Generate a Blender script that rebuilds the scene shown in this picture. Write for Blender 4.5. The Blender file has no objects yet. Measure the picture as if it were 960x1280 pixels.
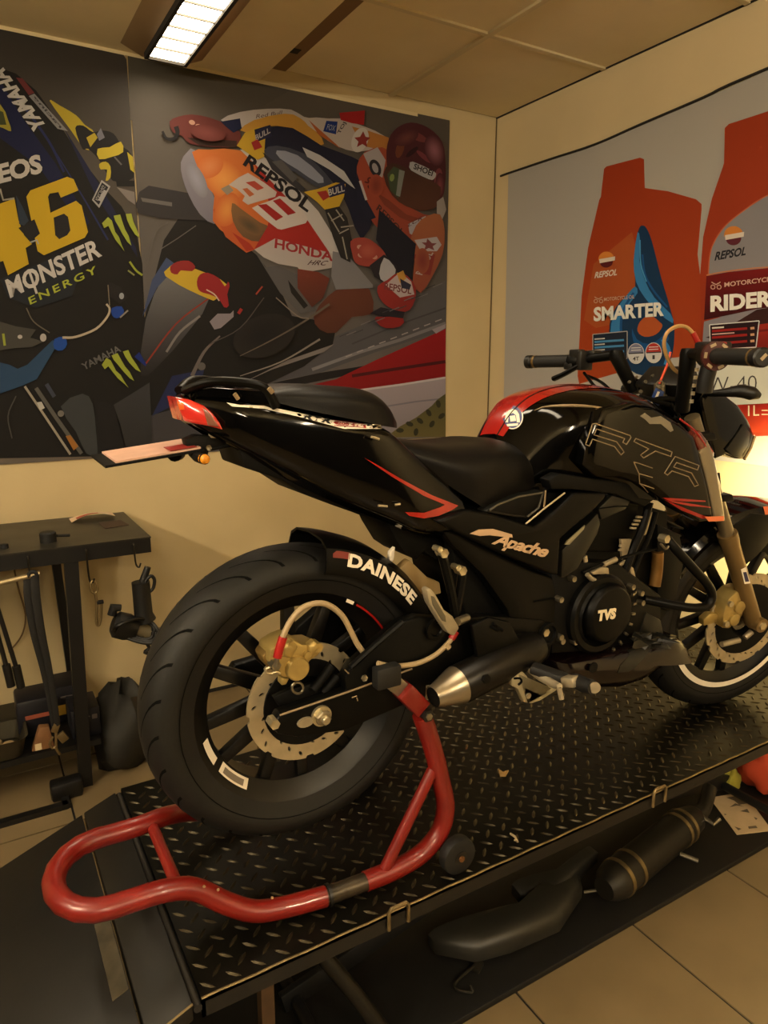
import bpy, bmesh, math, random
from mathutils import Vector, Matrix
from mathutils.geometry import tessellate_polygon
from mathutils.bvhtree import BVHTree
random.seed(7)
R = math.radians
SC = bpy.context.scene
COL = SC.collection

# ---------------------------------------------------------------- camera
F_PX, PITCH, YAW, CAM_H = 880.0, math.atan(185/880.0), R(59.4), 1.44
fw = Vector((math.cos(YAW)*math.cos(PITCH), math.sin(YAW)*math.cos(PITCH), -math.sin(PITCH)))
rt = Vector((math.sin(YAW), -math.cos(YAW), 0))
up = rt.cross(fw)
CAM = Vector((0, 0, CAM_H))
cd = bpy.data.cameras.new('camera'); cam = bpy.data.objects.new('camera', cd); COL.objects.link(cam)
m3 = Matrix((rt, up, -fw)).transposed()
cam.matrix_world = Matrix.Translation(CAM) @ m3.to_4x4()
cd.sensor_fit = 'VERTICAL'; cd.sensor_height = 24.0; cd.lens = 24.0*F_PX/1280.0
cd.clip_start = 0.02
SC.camera = cam

# ---------------------------------------------------------------- world, exposure
w = bpy.data.worlds.new('room_ambient'); SC.world = w; w.use_nodes = True
w.node_tree.nodes['Background'].inputs[0].default_value = (1.0, .82, .58, 1)
w.node_tree.nodes['Background'].inputs[1].default_value = 0.0
SC.view_settings.view_transform = 'Standard'
SC.view_settings.look = 'None'
SC.view_settings.gamma = 1
SC.view_settings.use_curve_mapping = False
SC.view_settings.exposure = 0.85
LIGHT_COL = (1.0, .82, .57)
LENS_POWER = 12.5        # emission of the ceiling lamp lenses
TUBE_POWER = 215.0       # bare tubes of the unseen battens added to brighten the room
HEAD_W = 80.0           # motorcycle headlight

# ---------------------------------------------------------------- pixel -> place helper (real planes of the room and the bike)
def ray(px, py): return fw + rt*((px-480)/F_PX) + up*((640-py)/F_PX)
def WX(px, py, x): d = ray(px, py); return CAM + d*((x-CAM.x)/d.x)
def WY(px, py, y): d = ray(px, py); return CAM + d*((y-CAM.y)/d.y)
def WZ(px, py, z): d = ray(px, py); return CAM + d*((z-CAM.z)/d.z)

# ---------------------------------------------------------------- materials
def lin(c): return tuple((v/255/12.92 if v/255 <= .04045 else ((v/255+.055)/1.055)**2.4) for v in c)
MATS = {}
def mat(name, rgb, rough=.5, metal=0, var=.0, scale=20, bump=0, bscale=60, coat=0, rvar=0, emit=None, estr=0, lin_rgb=False, spec=None):
    if name in MATS: return MATS[name]
    m = bpy.data.materials.new(name); m.use_nodes = True
    nt = m.node_tree; b = nt.nodes['Principled BSDF']
    c = rgb if lin_rgb else lin(rgb)
    b.inputs['Base Color'].default_value = (*c, 1)
    b.inputs['Roughness'].default_value = rough; b.inputs['Metallic'].default_value = metal
    if coat: b.inputs['Coat Weight'].default_value = coat; b.inputs['Coat Roughness'].default_value = .06
    if spec is not None: b.inputs['Specular IOR Level'].default_value = spec
    if var or rvar or bump:
        tc = nt.nodes.new('ShaderNodeTexCoord')
        n = nt.nodes.new('ShaderNodeTexNoise'); n.inputs['Scale'].default_value = scale; n.inputs['Detail'].default_value = 5
        nt.links.new(tc.outputs['Object'], n.inputs['Vector'])
        if var:
            r = nt.nodes.new('ShaderNodeValToRGB')
            r.color_ramp.elements[0].position = .3; r.color_ramp.elements[1].position = .7
            r.color_ramp.elements[0].color = (*[max(0, v*(1-var)) for v in c], 1)
            r.color_ramp.elements[1].color = (*[min(1, v*(1+var)) for v in c], 1)
            nt.links.new(n.outputs['Fac'], r.inputs['Fac']); nt.links.new(r.outputs['Color'], b.inputs['Base Color'])
        if rvar:
            mp = nt.nodes.new('ShaderNodeMapRange'); mp.inputs['To Min'].default_value = max(0, rough-rvar); mp.inputs['To Max'].default_value = min(1, rough+rvar)
            nt.links.new(n.outputs['Fac'], mp.inputs['Value']); nt.links.new(mp.outputs['Result'], b.inputs['Roughness'])
        if bump:
            n2 = nt.nodes.new('ShaderNodeTexNoise'); n2.inputs['Scale'].default_value = bscale; n2.inputs['Detail'].default_value = 4
            nt.links.new(tc.outputs['Object'], n2.inputs['Vector'])
            bp = nt.nodes.new('ShaderNodeBump'); bp.inputs['Strength'].default_value = bump; bp.inputs['Distance'].default_value = .002
            nt.links.new(n2.outputs['Fac'], bp.inputs['Height']); nt.links.new(bp.outputs['Normal'], b.inputs['Normal'])
    if emit is not None:
        b.inputs['Emission Color'].default_value = (*emit, 1); b.inputs['Emission Strength'].default_value = estr
    MATS[name] = m; return m

# ---------------------------------------------------------------- mesh builder
ORG = {}
def catmull(pts, n=6, closed=False):
    pts = [Vector(p) for p in pts]; N = len(pts)
    if N < 3: return pts
    out = []; rng = N if closed else N-1
    for i in range(rng):
        p0 = pts[i-1] if (closed or i > 0) else pts[0]*2-pts[1]
        p1 = pts[i]; p2 = pts[(i+1) % N]
        p3 = pts[(i+2) % N] if (closed or i+2 < N) else pts[-1]*2-pts[-2]
        for k in range(n):
            t = k/n
            out.append(.5*((2*p1)+(p2-p0)*t+(2*p0-5*p1+4*p2-p3)*t*t+(3*p1-p0-3*p2+p3)*t**3))
    if not closed: out.append(pts[-1])
    return out
class MB:
    def __init__(s): s.v = []; s.f = []; s.c = []
    def add(s, vs, fs):
        o = len(s.v); s.v += [Vector(q) for q in vs]; s.f += [tuple(i+o for i in f) for f in fs]; return s
    def box(s, lo, hi, M=None):
        x0, y0, z0 = lo; x1, y1, z1 = hi
        vs = [Vector(q) for q in [(x0,y0,z0),(x1,y0,z0),(x1,y1,z0),(x0,y1,z0),(x0,y0,z1),(x1,y0,z1),(x1,y1,z1),(x0,y1,z1)]]
        if M: vs = [M @ q for q in vs]
        return s.add(vs, [(0,3,2,1),(4,5,6,7),(0,1,5,4),(1,2,6,5),(2,3,7,6),(3,0,4,7)])
    def cbox(s, c, d, rot=None):
        M = Matrix.Translation(Vector(c)) @ (rot.to_4x4() if rot else Matrix.Identity(4))
        return s.box((-d[0]/2,-d[1]/2,-d[2]/2), (d[0]/2,d[1]/2,d[2]/2), M)
    def bar(s, p, q, wd, th, upv=(0,0,1), w2=None):        # rectangular bar from p to q
        p = Vector(p); q = Vector(q); d = (q-p).normalized(); a = d.cross(Vector(upv)).normalized(); b = a.cross(d)
        w2 = wd if w2 is None else w2; vs = []
        for (e, ww) in ((p, wd), (q, w2)):
            for sx, sy in ((-1,-1),(1,-1),(1,1),(-1,1)): vs.append(e+a*sx*ww/2+b*sy*th/2)
        return s.add(vs, [(0,1,2,3),(7,6,5,4),(0,4,5,1),(1,5,6,2),(2,6,7,3),(3,7,4,0)])
    def tube(s, pts, r, n=10, closed=False, smooth=0, cap=True, flat=None):
        if smooth:
            k = len(pts); rr = r
            pts = catmull(pts, smooth, closed)
            if isinstance(rr, (list, tuple)):
                m = len(pts); r = []
                for i in range(m):
                    t = i/(m-1)*(k-1); j = min(int(t), k-2); r.append(rr[j]+(rr[j+1]-rr[j])*(t-j))
        pts = [Vector(p) for p in pts]; N = len(pts)
        rad = r if isinstance(r, (list, tuple)) else [r]*N
        tang = []
        for i in range(N):
            a = pts[i-1] if (closed or i > 0) else pts[i]; b = pts[(i+1) % N] if (closed or i < N-1) else pts[i]
            t = (b-a); tang.append(t.normalized() if t.length > 1e-9 else Vector((0,0,1)))
        ref = Vector((0,0,1)) if abs(tang[0].z) < .9 else Vector((0,1,0))
        u_ = tang[0].cross(ref).normalized(); vs = []
        for i in range(N):
            u_ = (u_-tang[i]*u_.dot(tang[i]))
            u_ = u_.normalized() if u_.length > 1e-6 else tang[i].orthogonal().normalized()
            v_ = tang[i].cross(u_)
            for k in range(n):
                a = 2*math.pi*k/n; vs.append(pts[i]+(u_*math.cos(a)+v_*math.sin(a)*(flat or 1))*rad[i])
        fs = []
        for i in range(N if closed else N-1):
            j = (i+1) % N
            for k in range(n): fs.append((i*n+k, i*n+(k+1) % n, j*n+(k+1) % n, j*n+k))
        if cap and not closed: fs += [tuple(range(n))[::-1], tuple(range((N-1)*n, N*n))]
        return s.add(vs, fs)
    def cyl(s, p, q, r, n=20, r2=None): return s.tube([p, q], [r, r if r2 is None else r2], n)
    def lathe(s, prof, c, ax=(0,1,0), n=48, closed=False, a0=0, a1=None):   # prof: (along axis, radius)
        ax = Vector(ax).normalized(); c = Vector(c)
        u_ = ax.orthogonal().normalized() if abs(ax.y) < .999 else Vector((1,0,0)); v_ = ax.cross(u_)
        full = a1 is None; a1 = a0+2*math.pi if full else a1
        m = n if full else n+1; vs = []; P = len(prof)
        for i in range(m):
            a = a0+(a1-a0)*i/n; d = u_*math.cos(a)+v_*math.sin(a)
            for (h, r) in prof: vs.append(c+ax*h+d*r)
        fs = []
        for i in range(n):
            j = (i+1) % m
            for k in range(P if closed else P-1):
                l = (k+1) % P; fs.append((i*P+k, j*P+k, j*P+l, i*P+l))
        return s.add(vs, fs)
    def prism(s, pts, off):
        pts = [Vector(p) for p in pts]; off = Vector(off); n = len(pts)
        vs = pts+[p+off for p in pts]
        fs = [tuple(range(n)), tuple(range(2*n-1, n-1, -1))]+[(i, i+n, (i+1) % n+n, (i+1) % n) for i in range(n)]
        return s.add(vs, fs)
    def grid(s, rows, closed_u=False, closed_v=False):
        nu = len(rows); nv = len(rows[0]); vs = [p for r_ in rows for p in r_]; fs = []
        for i in range(nu if closed_u else nu-1):
            for j in range(nv if closed_v else nv-1):
                fs.append((i*nv+j, ((i+1) % nu)*nv+j, ((i+1) % nu)*nv+(j+1) % nv, i*nv+(j+1) % nv))
        return s.add(vs, fs)
    def pillow(s, pts, bulge, thick, rings=(1, .93, .8, .55, .25)):  # domed plate: pts in place, bulge vector outward, thick vector inward
        pts = [Vector(p) for p in pts]; n = len(pts); c = sum(pts, Vector())/n
        bulge = Vector(bulge); thick = Vector(thick); rows = [[p+thick for p in pts]]
        for t in rings: rows.append([c+(p-c)*t+bulge*math.sqrt(max(0, 1-t**2.2)) for p in pts])
        o = len(s.v); s.grid(rows, closed_v=True)
        k = len(rows)
        s.v.append(c+bulge); ci = len(s.v)-1
        for i in range(n): s.f.append((o+(k-1)*n+i, ci, o+(k-1)*n+(i+1) % n))
        s.f.append(tuple(o+i for i in range(n)))
        return s
    def poly(s, pts):                                    # flat triangulated polygon
        pts = [Vector(p) for p in pts]
        return s.add(pts, [tuple(t) for t in tessellate_polygon([pts])])
    def flip(s): s.f = [f[::-1] for f in s.f]; return s
    def xform(s, M): s.v = [M @ q for q in s.v]; return s
    def bvh(s): return BVHTree.FromPolygons(s.v, s.f)
    def build(s, name, m, parent=None, bevel=0, seg=2, sharp=38, recalc=True, org=None, kind=None, label=None):
        o0 = Vector(org) if org is not None else (ORG[parent] if parent else Vector())
        me = bpy.data.meshes.new(name)
        me.from_pydata([q-o0 for q in s.v], [], s.f)
        bm = bmesh.new(); bm.from_mesh(me)
        if recalc: bmesh.ops.recalc_face_normals(bm, faces=bm.faces)
        if bevel:
            ed = [e for e in bm.edges if len(e.link_faces) == 2 and e.calc_face_angle(0) > R(30)]
            bmesh.ops.bevel(bm, geom=ed, offset=bevel, segments=seg, affect='EDGES', profile=.5, clamp_overlap=True)
        bm.to_mesh(me); bm.free()
        me.shade_smooth(); me.set_sharp_from_angle(angle=R(sharp))
        me.materials.append(m)
        o = bpy.data.objects.new(name, me); COL.objects.link(o)
        if org is not None and parent: o.location = o0-ORG[parent]
        elif not parent: o.location = o0
        if parent: o.parent = parent
        ORG[o] = o0
        if kind: o['kind'] = kind
        if label: o['label'] = label
        return o
def thing(name, loc, label, cat, group=None):
    o = bpy.data.objects.new(name, None); COL.objects.link(o); o.location = loc; o.empty_display_size = .05
    ORG[o] = Vector(loc); o['label'] = label; o['category'] = cat
    if group: o['group'] = group
    return o
def tag(o, label, cat, group=None):
    o['label'] = label; o['category'] = cat
    if group: o['group'] = group
    return o
def structure(o): o['kind'] = 'structure'; return o
def centroid(mb): return sum(mb.v, Vector())/len(mb.v)

_txt = {}
def glyphs(string, bold=.0, shear=0, spacing=1.0):        # filled letters, scaled to the unit box
    key = (string, bold, shear, spacing)
    if key in _txt: return _txt[key]
    cu = bpy.data.curves.new('t', 'FONT'); cu.body = string; cu.offset = bold; cu.shear = shear; cu.space_character = spacing
    cu.resolution_u = 3; cu.fill_mode = 'FRONT'
    ob = bpy.data.objects.new('t', cu); COL.objects.link(ob)
    dg = bpy.context.evaluated_depsgraph_get(); me = bpy.data.meshes.new_from_object(ob.evaluated_get(dg))
    vs = [tuple(q.co) for q in me.vertices]; fs = [tuple(p.vertices) for p in me.polygons]
    bpy.data.objects.remove(ob); bpy.data.curves.remove(cu); bpy.data.meshes.remove(me)
    xs = [q[0] for q in vs]; ys = [q[1] for q in vs]; x0, x1, y0, y1 = min(xs), max(xs), min(ys), max(ys)
    vs = [((q[0]-x0)/(x1-x0), (q[1]-y0)/(y1-y0)) for q in vs]
    _txt[key] = (vs, fs); return _txt[key]
def holed(outer, holes, thick, n_axis=(0,1,0)):           # plate with real holes; loops are (u,v); returns verts (u,v,w) and faces
    cu = bpy.data.curves.new('h', 'CURVE'); cu.dimensions = '2D'; cu.fill_mode = 'BOTH'; cu.extrude = thick/2
    for lp in [outer]+holes:
        sp = cu.splines.new('POLY'); sp.points.add(len(lp)-1); sp.use_cyclic_u = True
        for p, q in zip(sp.points, lp): p.co = (q[0], q[1], 0, 1)
    ob = bpy.data.objects.new('h', cu); COL.objects.link(ob)
    dg = bpy.context.evaluated_depsgraph_get(); me = bpy.data.meshes.new_from_object(ob.evaluated_get(dg))
    vs = [tuple(q.co) for q in me.vertices]; fs = [tuple(p.vertices) for p in me.polygons]
    bpy.data.objects.remove(ob); bpy.data.curves.remove(cu); bpy.data.meshes.remove(me)
    return vs, fs

# ================================================================= SETTING
X0, X1, YN, YB_, ZC = -2.8, 2.359, -3.4, 2.92, 2.60
M_wall = mat('wall_paint', (196, 178, 136), .75, var=.07, scale=2.5, bump=.15, bscale=90)
M_wall_r = mat('wall_paint_right', (196, 178, 138), .7, var=.05, scale=2.5, bump=.15, bscale=90)
M_ceil = mat('ceiling_board', (222, 206, 166), .9, var=.06, scale=3, bump=.25, bscale=200)
M_tile = mat('floor_tile', (116, 100, 72), .38, var=.10, scale=6, rvar=.1)
M_grout = mat('tile_grout', (20, 17, 13), .9)
M_tbar = mat('ceiling_rail', (205, 190, 150), .5)
M_dark = mat('shadow_gap', (28, 24, 18), .9)
def shell(name, lo, hi, m): return structure(MB().box(lo, hi).build(name, m))
floor = shell('floor', (X0, YN, -.06), (X1, YB_, -.004), M_grout)
k = 0; T = .40; tile_me = None
def tile_x(i): return .57-.005+(i)*T
for i in range(-9, 5):
    for j in range(-11, 6):
        x0 = .57+.4*i+.0035; y0 = .635+.4*j+.0035
        x1 = x0+T-.007; y1 = y0+T-.007
        x0c, x1c, y0c, y1c = max(x0, X0), min(x1, X1), max(y0, YN), min(y1, YB_)
        if x1c-x0c < .02 or y1c-y0c < .02: continue
        MB().box((x0c, y0c, -.004), (x1c, y1c, 0)).build('tile', M_tile, floor)
wall_back = shell('wall_back', (X0, YB_, 0), (X1+.1, YB_+.1, 2.75), M_wall)
wall_right = shell('wall_right', (X1, YN, 0), (X1+.1, YB_, 2.75), M_wall_r)
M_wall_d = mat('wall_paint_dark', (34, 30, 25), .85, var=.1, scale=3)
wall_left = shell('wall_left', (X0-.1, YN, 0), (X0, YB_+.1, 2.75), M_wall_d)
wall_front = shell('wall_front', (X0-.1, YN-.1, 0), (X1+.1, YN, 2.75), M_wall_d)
# ceiling: a dropped strip (with the lamps) on the left, a panel grid on the right
ZL = 2.545
ceiling = shell('ceiling', (X0, YN, ZC+.02), (X1, YB_, ZC+.1), M_dark)
MB().box((X0, YN, ZL), (1.15, YB_, ZC+.02)).build('dropped_panel', M_ceil, ceiling)
ys = [YN]+[2.24-.61*q for q in range(6, -1, -1) if 2.24-.61*q > YN+.05]+[YB_]
for (a, b) in ((1.15, 1.76), (1.76, X1)):
    for q in range(len(ys)-1):
        MB().box((a+.008, ys[q]+.008, ZC), (b-.008, ys[q+1]-.008, ZC+.02)).build('ceiling_panel', M_ceil, ceiling)
MB().box((1.749, YN, ZC-.009), (1.771, YB_, ZC+.004)).build('ceiling_rail', M_tbar, ceiling)
for q in ys[1:-1]: MB().box((1.16, q-.010, ZC-.008), (X1-.012, q+.010, ZC+.004)).build('ceiling_rail', M_tbar, ceiling)
trim = MB().box((X1-.008, YN, ZC-.004), (X1, YB_-.004, ZC+.003)).build('trim_1', M_dark); structure(trim)
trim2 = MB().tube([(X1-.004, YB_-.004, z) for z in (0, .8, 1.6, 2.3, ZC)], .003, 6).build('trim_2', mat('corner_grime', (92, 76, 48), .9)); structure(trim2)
bb = MB().box((X0, YB_-.012, 0), (X1, YB_, .012)).build('baseboard_back', M_dark); structure(bb)
st = MB().box((1.152, YN, ZC-.002), (1.262, YB_-.002, ZC+.006)).build('shade_strip', mat('ceiling_shade_brown', (120, 94, 62), .8)); structure(st)  # flush brown strip, colours in the shade beside the ceiling step
ho = MB().box((1.175, 2.70, ZC-.004), (1.235, 2.74, ZC-.001)).build('shade_strip_gap', M_dark, st)
pl = MB().box((X0, YB_-.006, ZL-.012), (1.9, YB_, ZL+.002)).build('trim_3', M_tbar); structure(pl)

# ceiling lamps: one in view, the rest added out of view for light
M_house = mat('lamp_housing', (150, 122, 84), .6)
M_lens = mat('lamp_lens', (235, 228, 200), .4, emit=LIGHT_COL, estr=LENS_POWER)
M_lens_vis = M_lens
M_rib = mat('lamp_louver', (60, 54, 42), .5)
def ceiling_light(x0, x1, y0, y1, label):
    t = thing('ceiling_light', ((x0+x1)/2, (y0+y1)/2, ZL), label, 'light')
    h = MB(); lo_, hi_ = (x0-.012, x1+.012), (x0-.085, x1+.085)
    h.prism([(hi_[0], y0-.05, ZL), (lo_[0], y0-.05, ZL-.030), (lo_[1], y0-.05, ZL-.030), (hi_[1], y0-.05, ZL)], (0, y1-y0+.10, 0)); h.build('housing', M_house, t, bevel=.004)
    fr = MB()
    for a, b, c, d in ((x0-.012, x0, y0-.01, y1+.01), (x1, x1+.012, y0-.01, y1+.01), (x0, x1, y0-.012, y0), (x0, x1, y1, y1+.012)):
        fr.box((a, c, ZL-.050), (b, d, ZL-.028))
    fr.build('frame', M_dark, t)
    MB().box((x0, y0, ZL-.040), (x1, y1, ZL-.0302)).build('diffuser', M_lens, t)
    n = int((y1-y0)/.09)
    for i in range(1, n): MB().box((x0, y0+(y1-y0)*i/n-.003, ZL-.046), (x1, y0+(y1-y0)*i/n+.003, ZL-.0402)).build('louver_blade', M_rib, t)
    return t
ceiling_light(.69, .815, 1.62, 2.80, 'long louvred fluorescent ceiling lamp in front of the race posters')
ceiling_light(.69, .815, .10, 1.28, 'unseen louvred ceiling lamp added above the lift, continuing the row toward the camera')  # out-of-view lamp, added for more light from overhead
ceiling_light(-.70, -.575, 1.0, 2.18, 'unseen louvred ceiling lamp added left of the frame above the workbench end')  # second out-of-view lamp, added to lift the light level
M_tube = mat('added_tube', (240, 232, 205), .4, emit=LIGHT_COL, estr=TUBE_POWER)
def batten(x, y0, y1, z, label):
    t = thing('added_batten', (x, (y0+y1)/2, ZL), label, 'light')  # unseen tube lamp, added to brighten walls and ceiling
    MB().box((x-.03, y0, z+.02), (x+.03, y1, z+.06)).build('added_batten_body', M_tbar, t, bevel=.006)
    MB().tube([(x, y0+.03, z), (x, y1-.03, z)], .016, 12).build('added_tube', M_tube, t)
    for y in (y0+.2, y1-.2): MB().tube([(x, y, z+.06), (x, y, ZL)], .004, 6).build('hanger_rod', M_tbar, t)
    for y in (y0, y1-.03): MB().box((x-.02, y, z-.02), (x+.02, y+.03, z+.03)).build('tube_holder', M_tbar, t)
batten(-1.9, -.3, 1.3, 2.25, 'unseen bare tube batten added left of the camera to raise the light')
batten(-.9, -2.9, -1.3, 2.25, 'unseen bare tube batten added behind the camera on the left to raise the light')
batten(1.0, -2.9, -1.3, 2.25, 'unseen bare tube batten added behind the camera on the right to raise the light')
# ================================================================= POSTERS (flat prints on the walls)
def pmat(name, rough):
    m = bpy.data.materials.new(name); m.use_nodes = True; nt = m.node_tree; b = nt.nodes['Principled BSDF']
    a = nt.nodes.new('ShaderNodeVertexColor'); a.layer_name = 'ink'
    nt.links.new(a.outputs['Color'], b.inputs['Base Color']); b.inputs['Roughness'].default_value = rough
    b.inputs['Specular IOR Level'].default_value = .12
    return m
M_print = pmat('poster_ink', .55)
INK = (1.25, 1.0, .68)      # photo tone of a white sheet under the room's warm lamps
def pc(c): return tuple(min(.92, v/k) for v, k in zip(lin(c), INK))
class Print:
    def __init__(s, place, step): s.place = place; s.step = step; s.d = .0004; s.v = []; s.f = []; s.c = []
    def _add(s, vs, fs, cols):
        o = len(s.v); s.v += vs; s.f += [tuple(i+o for i in f) for f in fs]; s.c += cols; s.d += s.step
    def poly(s, px, col, col2=None, sm=0):               # col2: colour at the lower end of the patch (printed gradient)
        if sm: px = [(q.x, q.y) for q in catmull([(a, b, 0) for a, b in px], sm, True)]
        vs = [s.place(a, b, s.d) for a, b in px]
        fs = [tuple(t) for t in tessellate_polygon([vs])]
        if col2 is None: cs = [pc(col)]*len(vs)
        else:
            ys = [b for a, b in px]; y0, y1 = min(ys), max(ys)
            cs = [pc(tuple(c1+(c2-c1)*(b-y0)/max(1e-6, y1-y0) for c1, c2 in zip(col, col2))) for a, b in px]
        s._add(vs, fs, cs)
    def band(s, px, wd, col, sm=4):                      # stroke along a line
        pts = [Vector((a, b, 0)) for a, b in px]
        if sm and len(pts) > 2: pts = catmull(pts, sm)
        ws = wd if isinstance(wd, (list, tuple)) else (wd, wd)
        L, Rr = [], []
        for i, p in enumerate(pts):
            t = (pts[min(i+1, len(pts)-1)]-pts[max(i-1, 0)]).normalized(); n = Vector((-t.y, t.x, 0)); w_ = ws[0]+(ws[1]-ws[0])*i/(len(pts)-1)
            L.append(p+n*w_/2); Rr.append(p-n*w_/2)
        vs = [s.place(q.x, q.y, s.d) for q in L+Rr]; n = len(L)
        s._add(vs, [(i, i+1, n+i+1, n+i) for i in range(n-1)], [pc(col)]*len(vs))
    def ell(s, c, rx, ry, col, rot=0, n=24, a0=0, a1=360):
        pts = []
        for k in range(n+1 if a1-a0 < 360 else n):
            a = R(a0+(a1-a0)*k/n); x, y = rx*math.cos(a), ry*math.sin(a); ca, sa = math.cos(R(rot)), math.sin(R(rot))
            pts.append((c[0]+x*ca-y*sa, c[1]+x*sa+y*ca))
        s.poly(pts, col)
    def rad(s, c, rx, ry, ci, co, rot=0, n=28):           # printed soft spot: centre colour runs out to the colour around it
        ca, sa = math.cos(R(rot)), math.sin(R(rot)); vs = [s.place(c[0], c[1], s.d)]; cs = [pc(ci)]; fs = []
        for q in range(1, 5):
            for k in range(n):
                x, y = rx*q/4*math.cos(2*math.pi*k/n), ry*q/4*math.sin(2*math.pi*k/n); t = (q/4)**1.3
                vs.append(s.place(c[0]+x*ca-y*sa, c[1]+x*sa+y*ca, s.d)); cs.append(pc(tuple(u+(w_-u)*t for u, w_ in zip(ci, co))))
                a, b2 = 1+(q-1)*n+k, 1+(q-1)*n+(k+1) % n
                if q == 1: fs.append((0, a, b2))
                else: fs.append((a-n, a, b2, b2-n))
        s._add(vs, fs, cs)
    def text(s, string, p0, p1, upv, col, bold=.02, shear=0, spacing=1.0, out=None):
        vs, fs = glyphs(string, bold, shear, spacing)
        if out:
            g2 = glyphs(string, bold+out[1], shear, spacing)
        vv = [s.place(p0[0]+(p1[0]-p0[0])*u+upv[0]*t, p0[1]+(p1[1]-p0[1])*u+upv[1]*t, s.d) for u, t in vs]
        s._add(vv, fs, [pc(col)]*len(vv))
    def build(s, parent):
        o0 = ORG[parent]; me = bpy.data.meshes.new('print'); me.from_pydata([q-o0 for q in s.v], [], s.f)
        ca = me.color_attributes.new('ink', 'FLOAT_COLOR', 'POINT')
        for i, c in enumerate(s.c): ca.data[i].color = (*c, 1)
        me.materials.append(M_print)
        o = bpy.data.objects.new('print', me); COL.objects.link(o); o.parent = parent; ORG[o] = o0; return o
YP = 2.915
def on_back(px, py, d): return WY(px, py, YP-d)
XP = X1-.003
def on_right(px, py, d): return WX(px, py, XP-d)
M_sheet = mat('poster_sheet', (150, 130, 98), .6)

# ---- left race poster
p1 = thing('race_poster', (-.04, YP, 1.08), 'large poster of a rider on a dark blue race motorcycle with yellow number 46', 'poster', 'race posters')
MB().box((-.72, YP, 1.080), (.640, YB_-.0015, 2.540)).build('sheet', M_sheet, p1)
P = Print(on_back, .00012)
quad = [WY(0, 0, YP)]
def pxq(x, z): 
    d = Vector((x, YP, z))-CAM; zc = d.dot(fw); return (480+F_PX*d.dot(rt)/zc, 640-F_PX*d.dot(up)/zc)
P.poly([pxq(-.72, 2.54), pxq(.625, 2.54), pxq(.64, 2.52), pxq(.64, 1.08), pxq(-.72, 1.08)], (46, 39, 30), (104, 86, 66))
K = (30, 25, 20)
P.poly([(-200, 40), (-60, 66), (0, 85), (20, 92), (45, 113), (70, 148), (100, 196), (130, 235), (152, 258), (170, 290), (178, 330), (181, 400), (185, 480), (190, 569), (0, 573), (-240, 580)], K)
P.poly([(-60, 100), (0, 100), (30, 150), (70, 205), (112, 278), (104, 286), (48, 208), (-10, 165)], (26, 26, 44))
P.poly([(80, 160), (130, 240), (170, 310), (172, 322), (120, 245)], (30, 29, 44))
P.band([(60, 175), (100, 240), (135, 300)], (1, 2.5), (38, 40, 66)); P.band([(20, 120), (60, 175), (80, 215)], 3, (34, 36, 62))
P.poly([(62, 126), (75, 132), (95, 144), (106, 156), (118, 166), (114, 186), (104, 184), (88, 162)], (165, 134, 34), sm=3)
P.poly([(94, 160), (104, 157), (116, 165), (128, 163), (142, 167), (152, 182), (164, 193), (167, 222), (141, 226), (124, 200), (110, 186), (103, 186)], (32, 27, 23), sm=3)
P.poly([(108, 172), (118, 166), (122, 172), (113, 184)], (165, 134, 34))
P.poly([(122, 186), (137, 184), (151, 177), (154, 190), (140, 196), (124, 199)], (178, 146, 38), sm=2)
P.poly([(124, 205), (132, 202), (138, 208), (138, 222), (132, 226), (134, 212), (126, 212)], (170, 140, 36), sm=2)
P.poly([(159, 190), (166, 196), (168, 216), (163, 212)], (170, 140, 36)); P.band([(143, 196), (152, 206)], 2, (90, 80, 70), 0)
P.poly([(126, 160), (131, 172), (124, 176), (121, 168)], (110, 100, 95))
P.poly([(146, 234), (168, 240), (169, 256), (160, 250)], (120, 102, 84)); P.poly([(145, 225), (168, 226), (168, 233), (146, 233)], K)
P.text('YAMAHA', (60, 160), (4, 84), (-18, 5), (176, 158, 132), .045)
P.poly([(36, 120), (43, 117), (85, 164), (72, 161)], (120, 108, 94)); P.poly([(20, 97), (28, 98), (43, 116), (36, 119)], (96, 40, 34))
P.text('racing', (74, 161), (40, 122), (4, -2.5), (60, 52, 46), .02)
P.poly([(-30, 120), (0, 130), (10, 150), (14, 164), (4, 160), (-20, 150)], (140, 120, 36), sm=2); P.poly([(-10, 135), (4, 140), (8, 156), (0, 156)], (60, 60, 30))
P.text('ENEOS', (-40, 240), (54, 216), (-4, -24), (176, 156, 130), .045)
Y = (182, 138, 26)
P.poly([(33, 246), (38, 238), (84, 221), (92, 224), (98, 238), (76, 247), (73, 240), (62, 242), (60, 246), (63, 266), (95, 251), (102, 257), (110, 290), (106, 297), (55, 319), (47, 314), (40, 280)], Y)
P.poly([(67, 272), (80, 267), (85, 271), (88, 288), (84, 294), (74, 299), (69, 294)], (36, 31, 28))
P.poly([(-62, 300), (-20, 262), (18, 248), (23, 275), (30, 294), (40, 305), (32, 310), (36, 330), (10, 344), (4, 326), (-50, 345)], Y)
P.poly([(-34, 318), (-6, 290), (0, 312)], (36, 31, 28))
P.poly([(23, 285), (43, 274), (50, 292), (38, 302)], (34, 29, 25)); P.poly([(20, 244), (28, 258), (36, 276), (30, 282), (24, 280)], (44, 48, 52))
P.band([(38, 303), (46, 300), (48, 305)], 2, (150, 140, 124), 0); P.band([(0, 236), (4, 250), (18, 248)], 2.5, (140, 124, 100), 0)
P.poly([(0, 349), (60, 325), (110, 303), (105, 330), (90, 370), (45, 385), (10, 372)], (34, 33, 32))
P.text('MONSTER', (13, 373), (128, 320), (-7, -23), (184, 164, 138), .03)
P.band([(36, 337), (46, 367)], 3, (184, 164, 138), 0)
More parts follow.
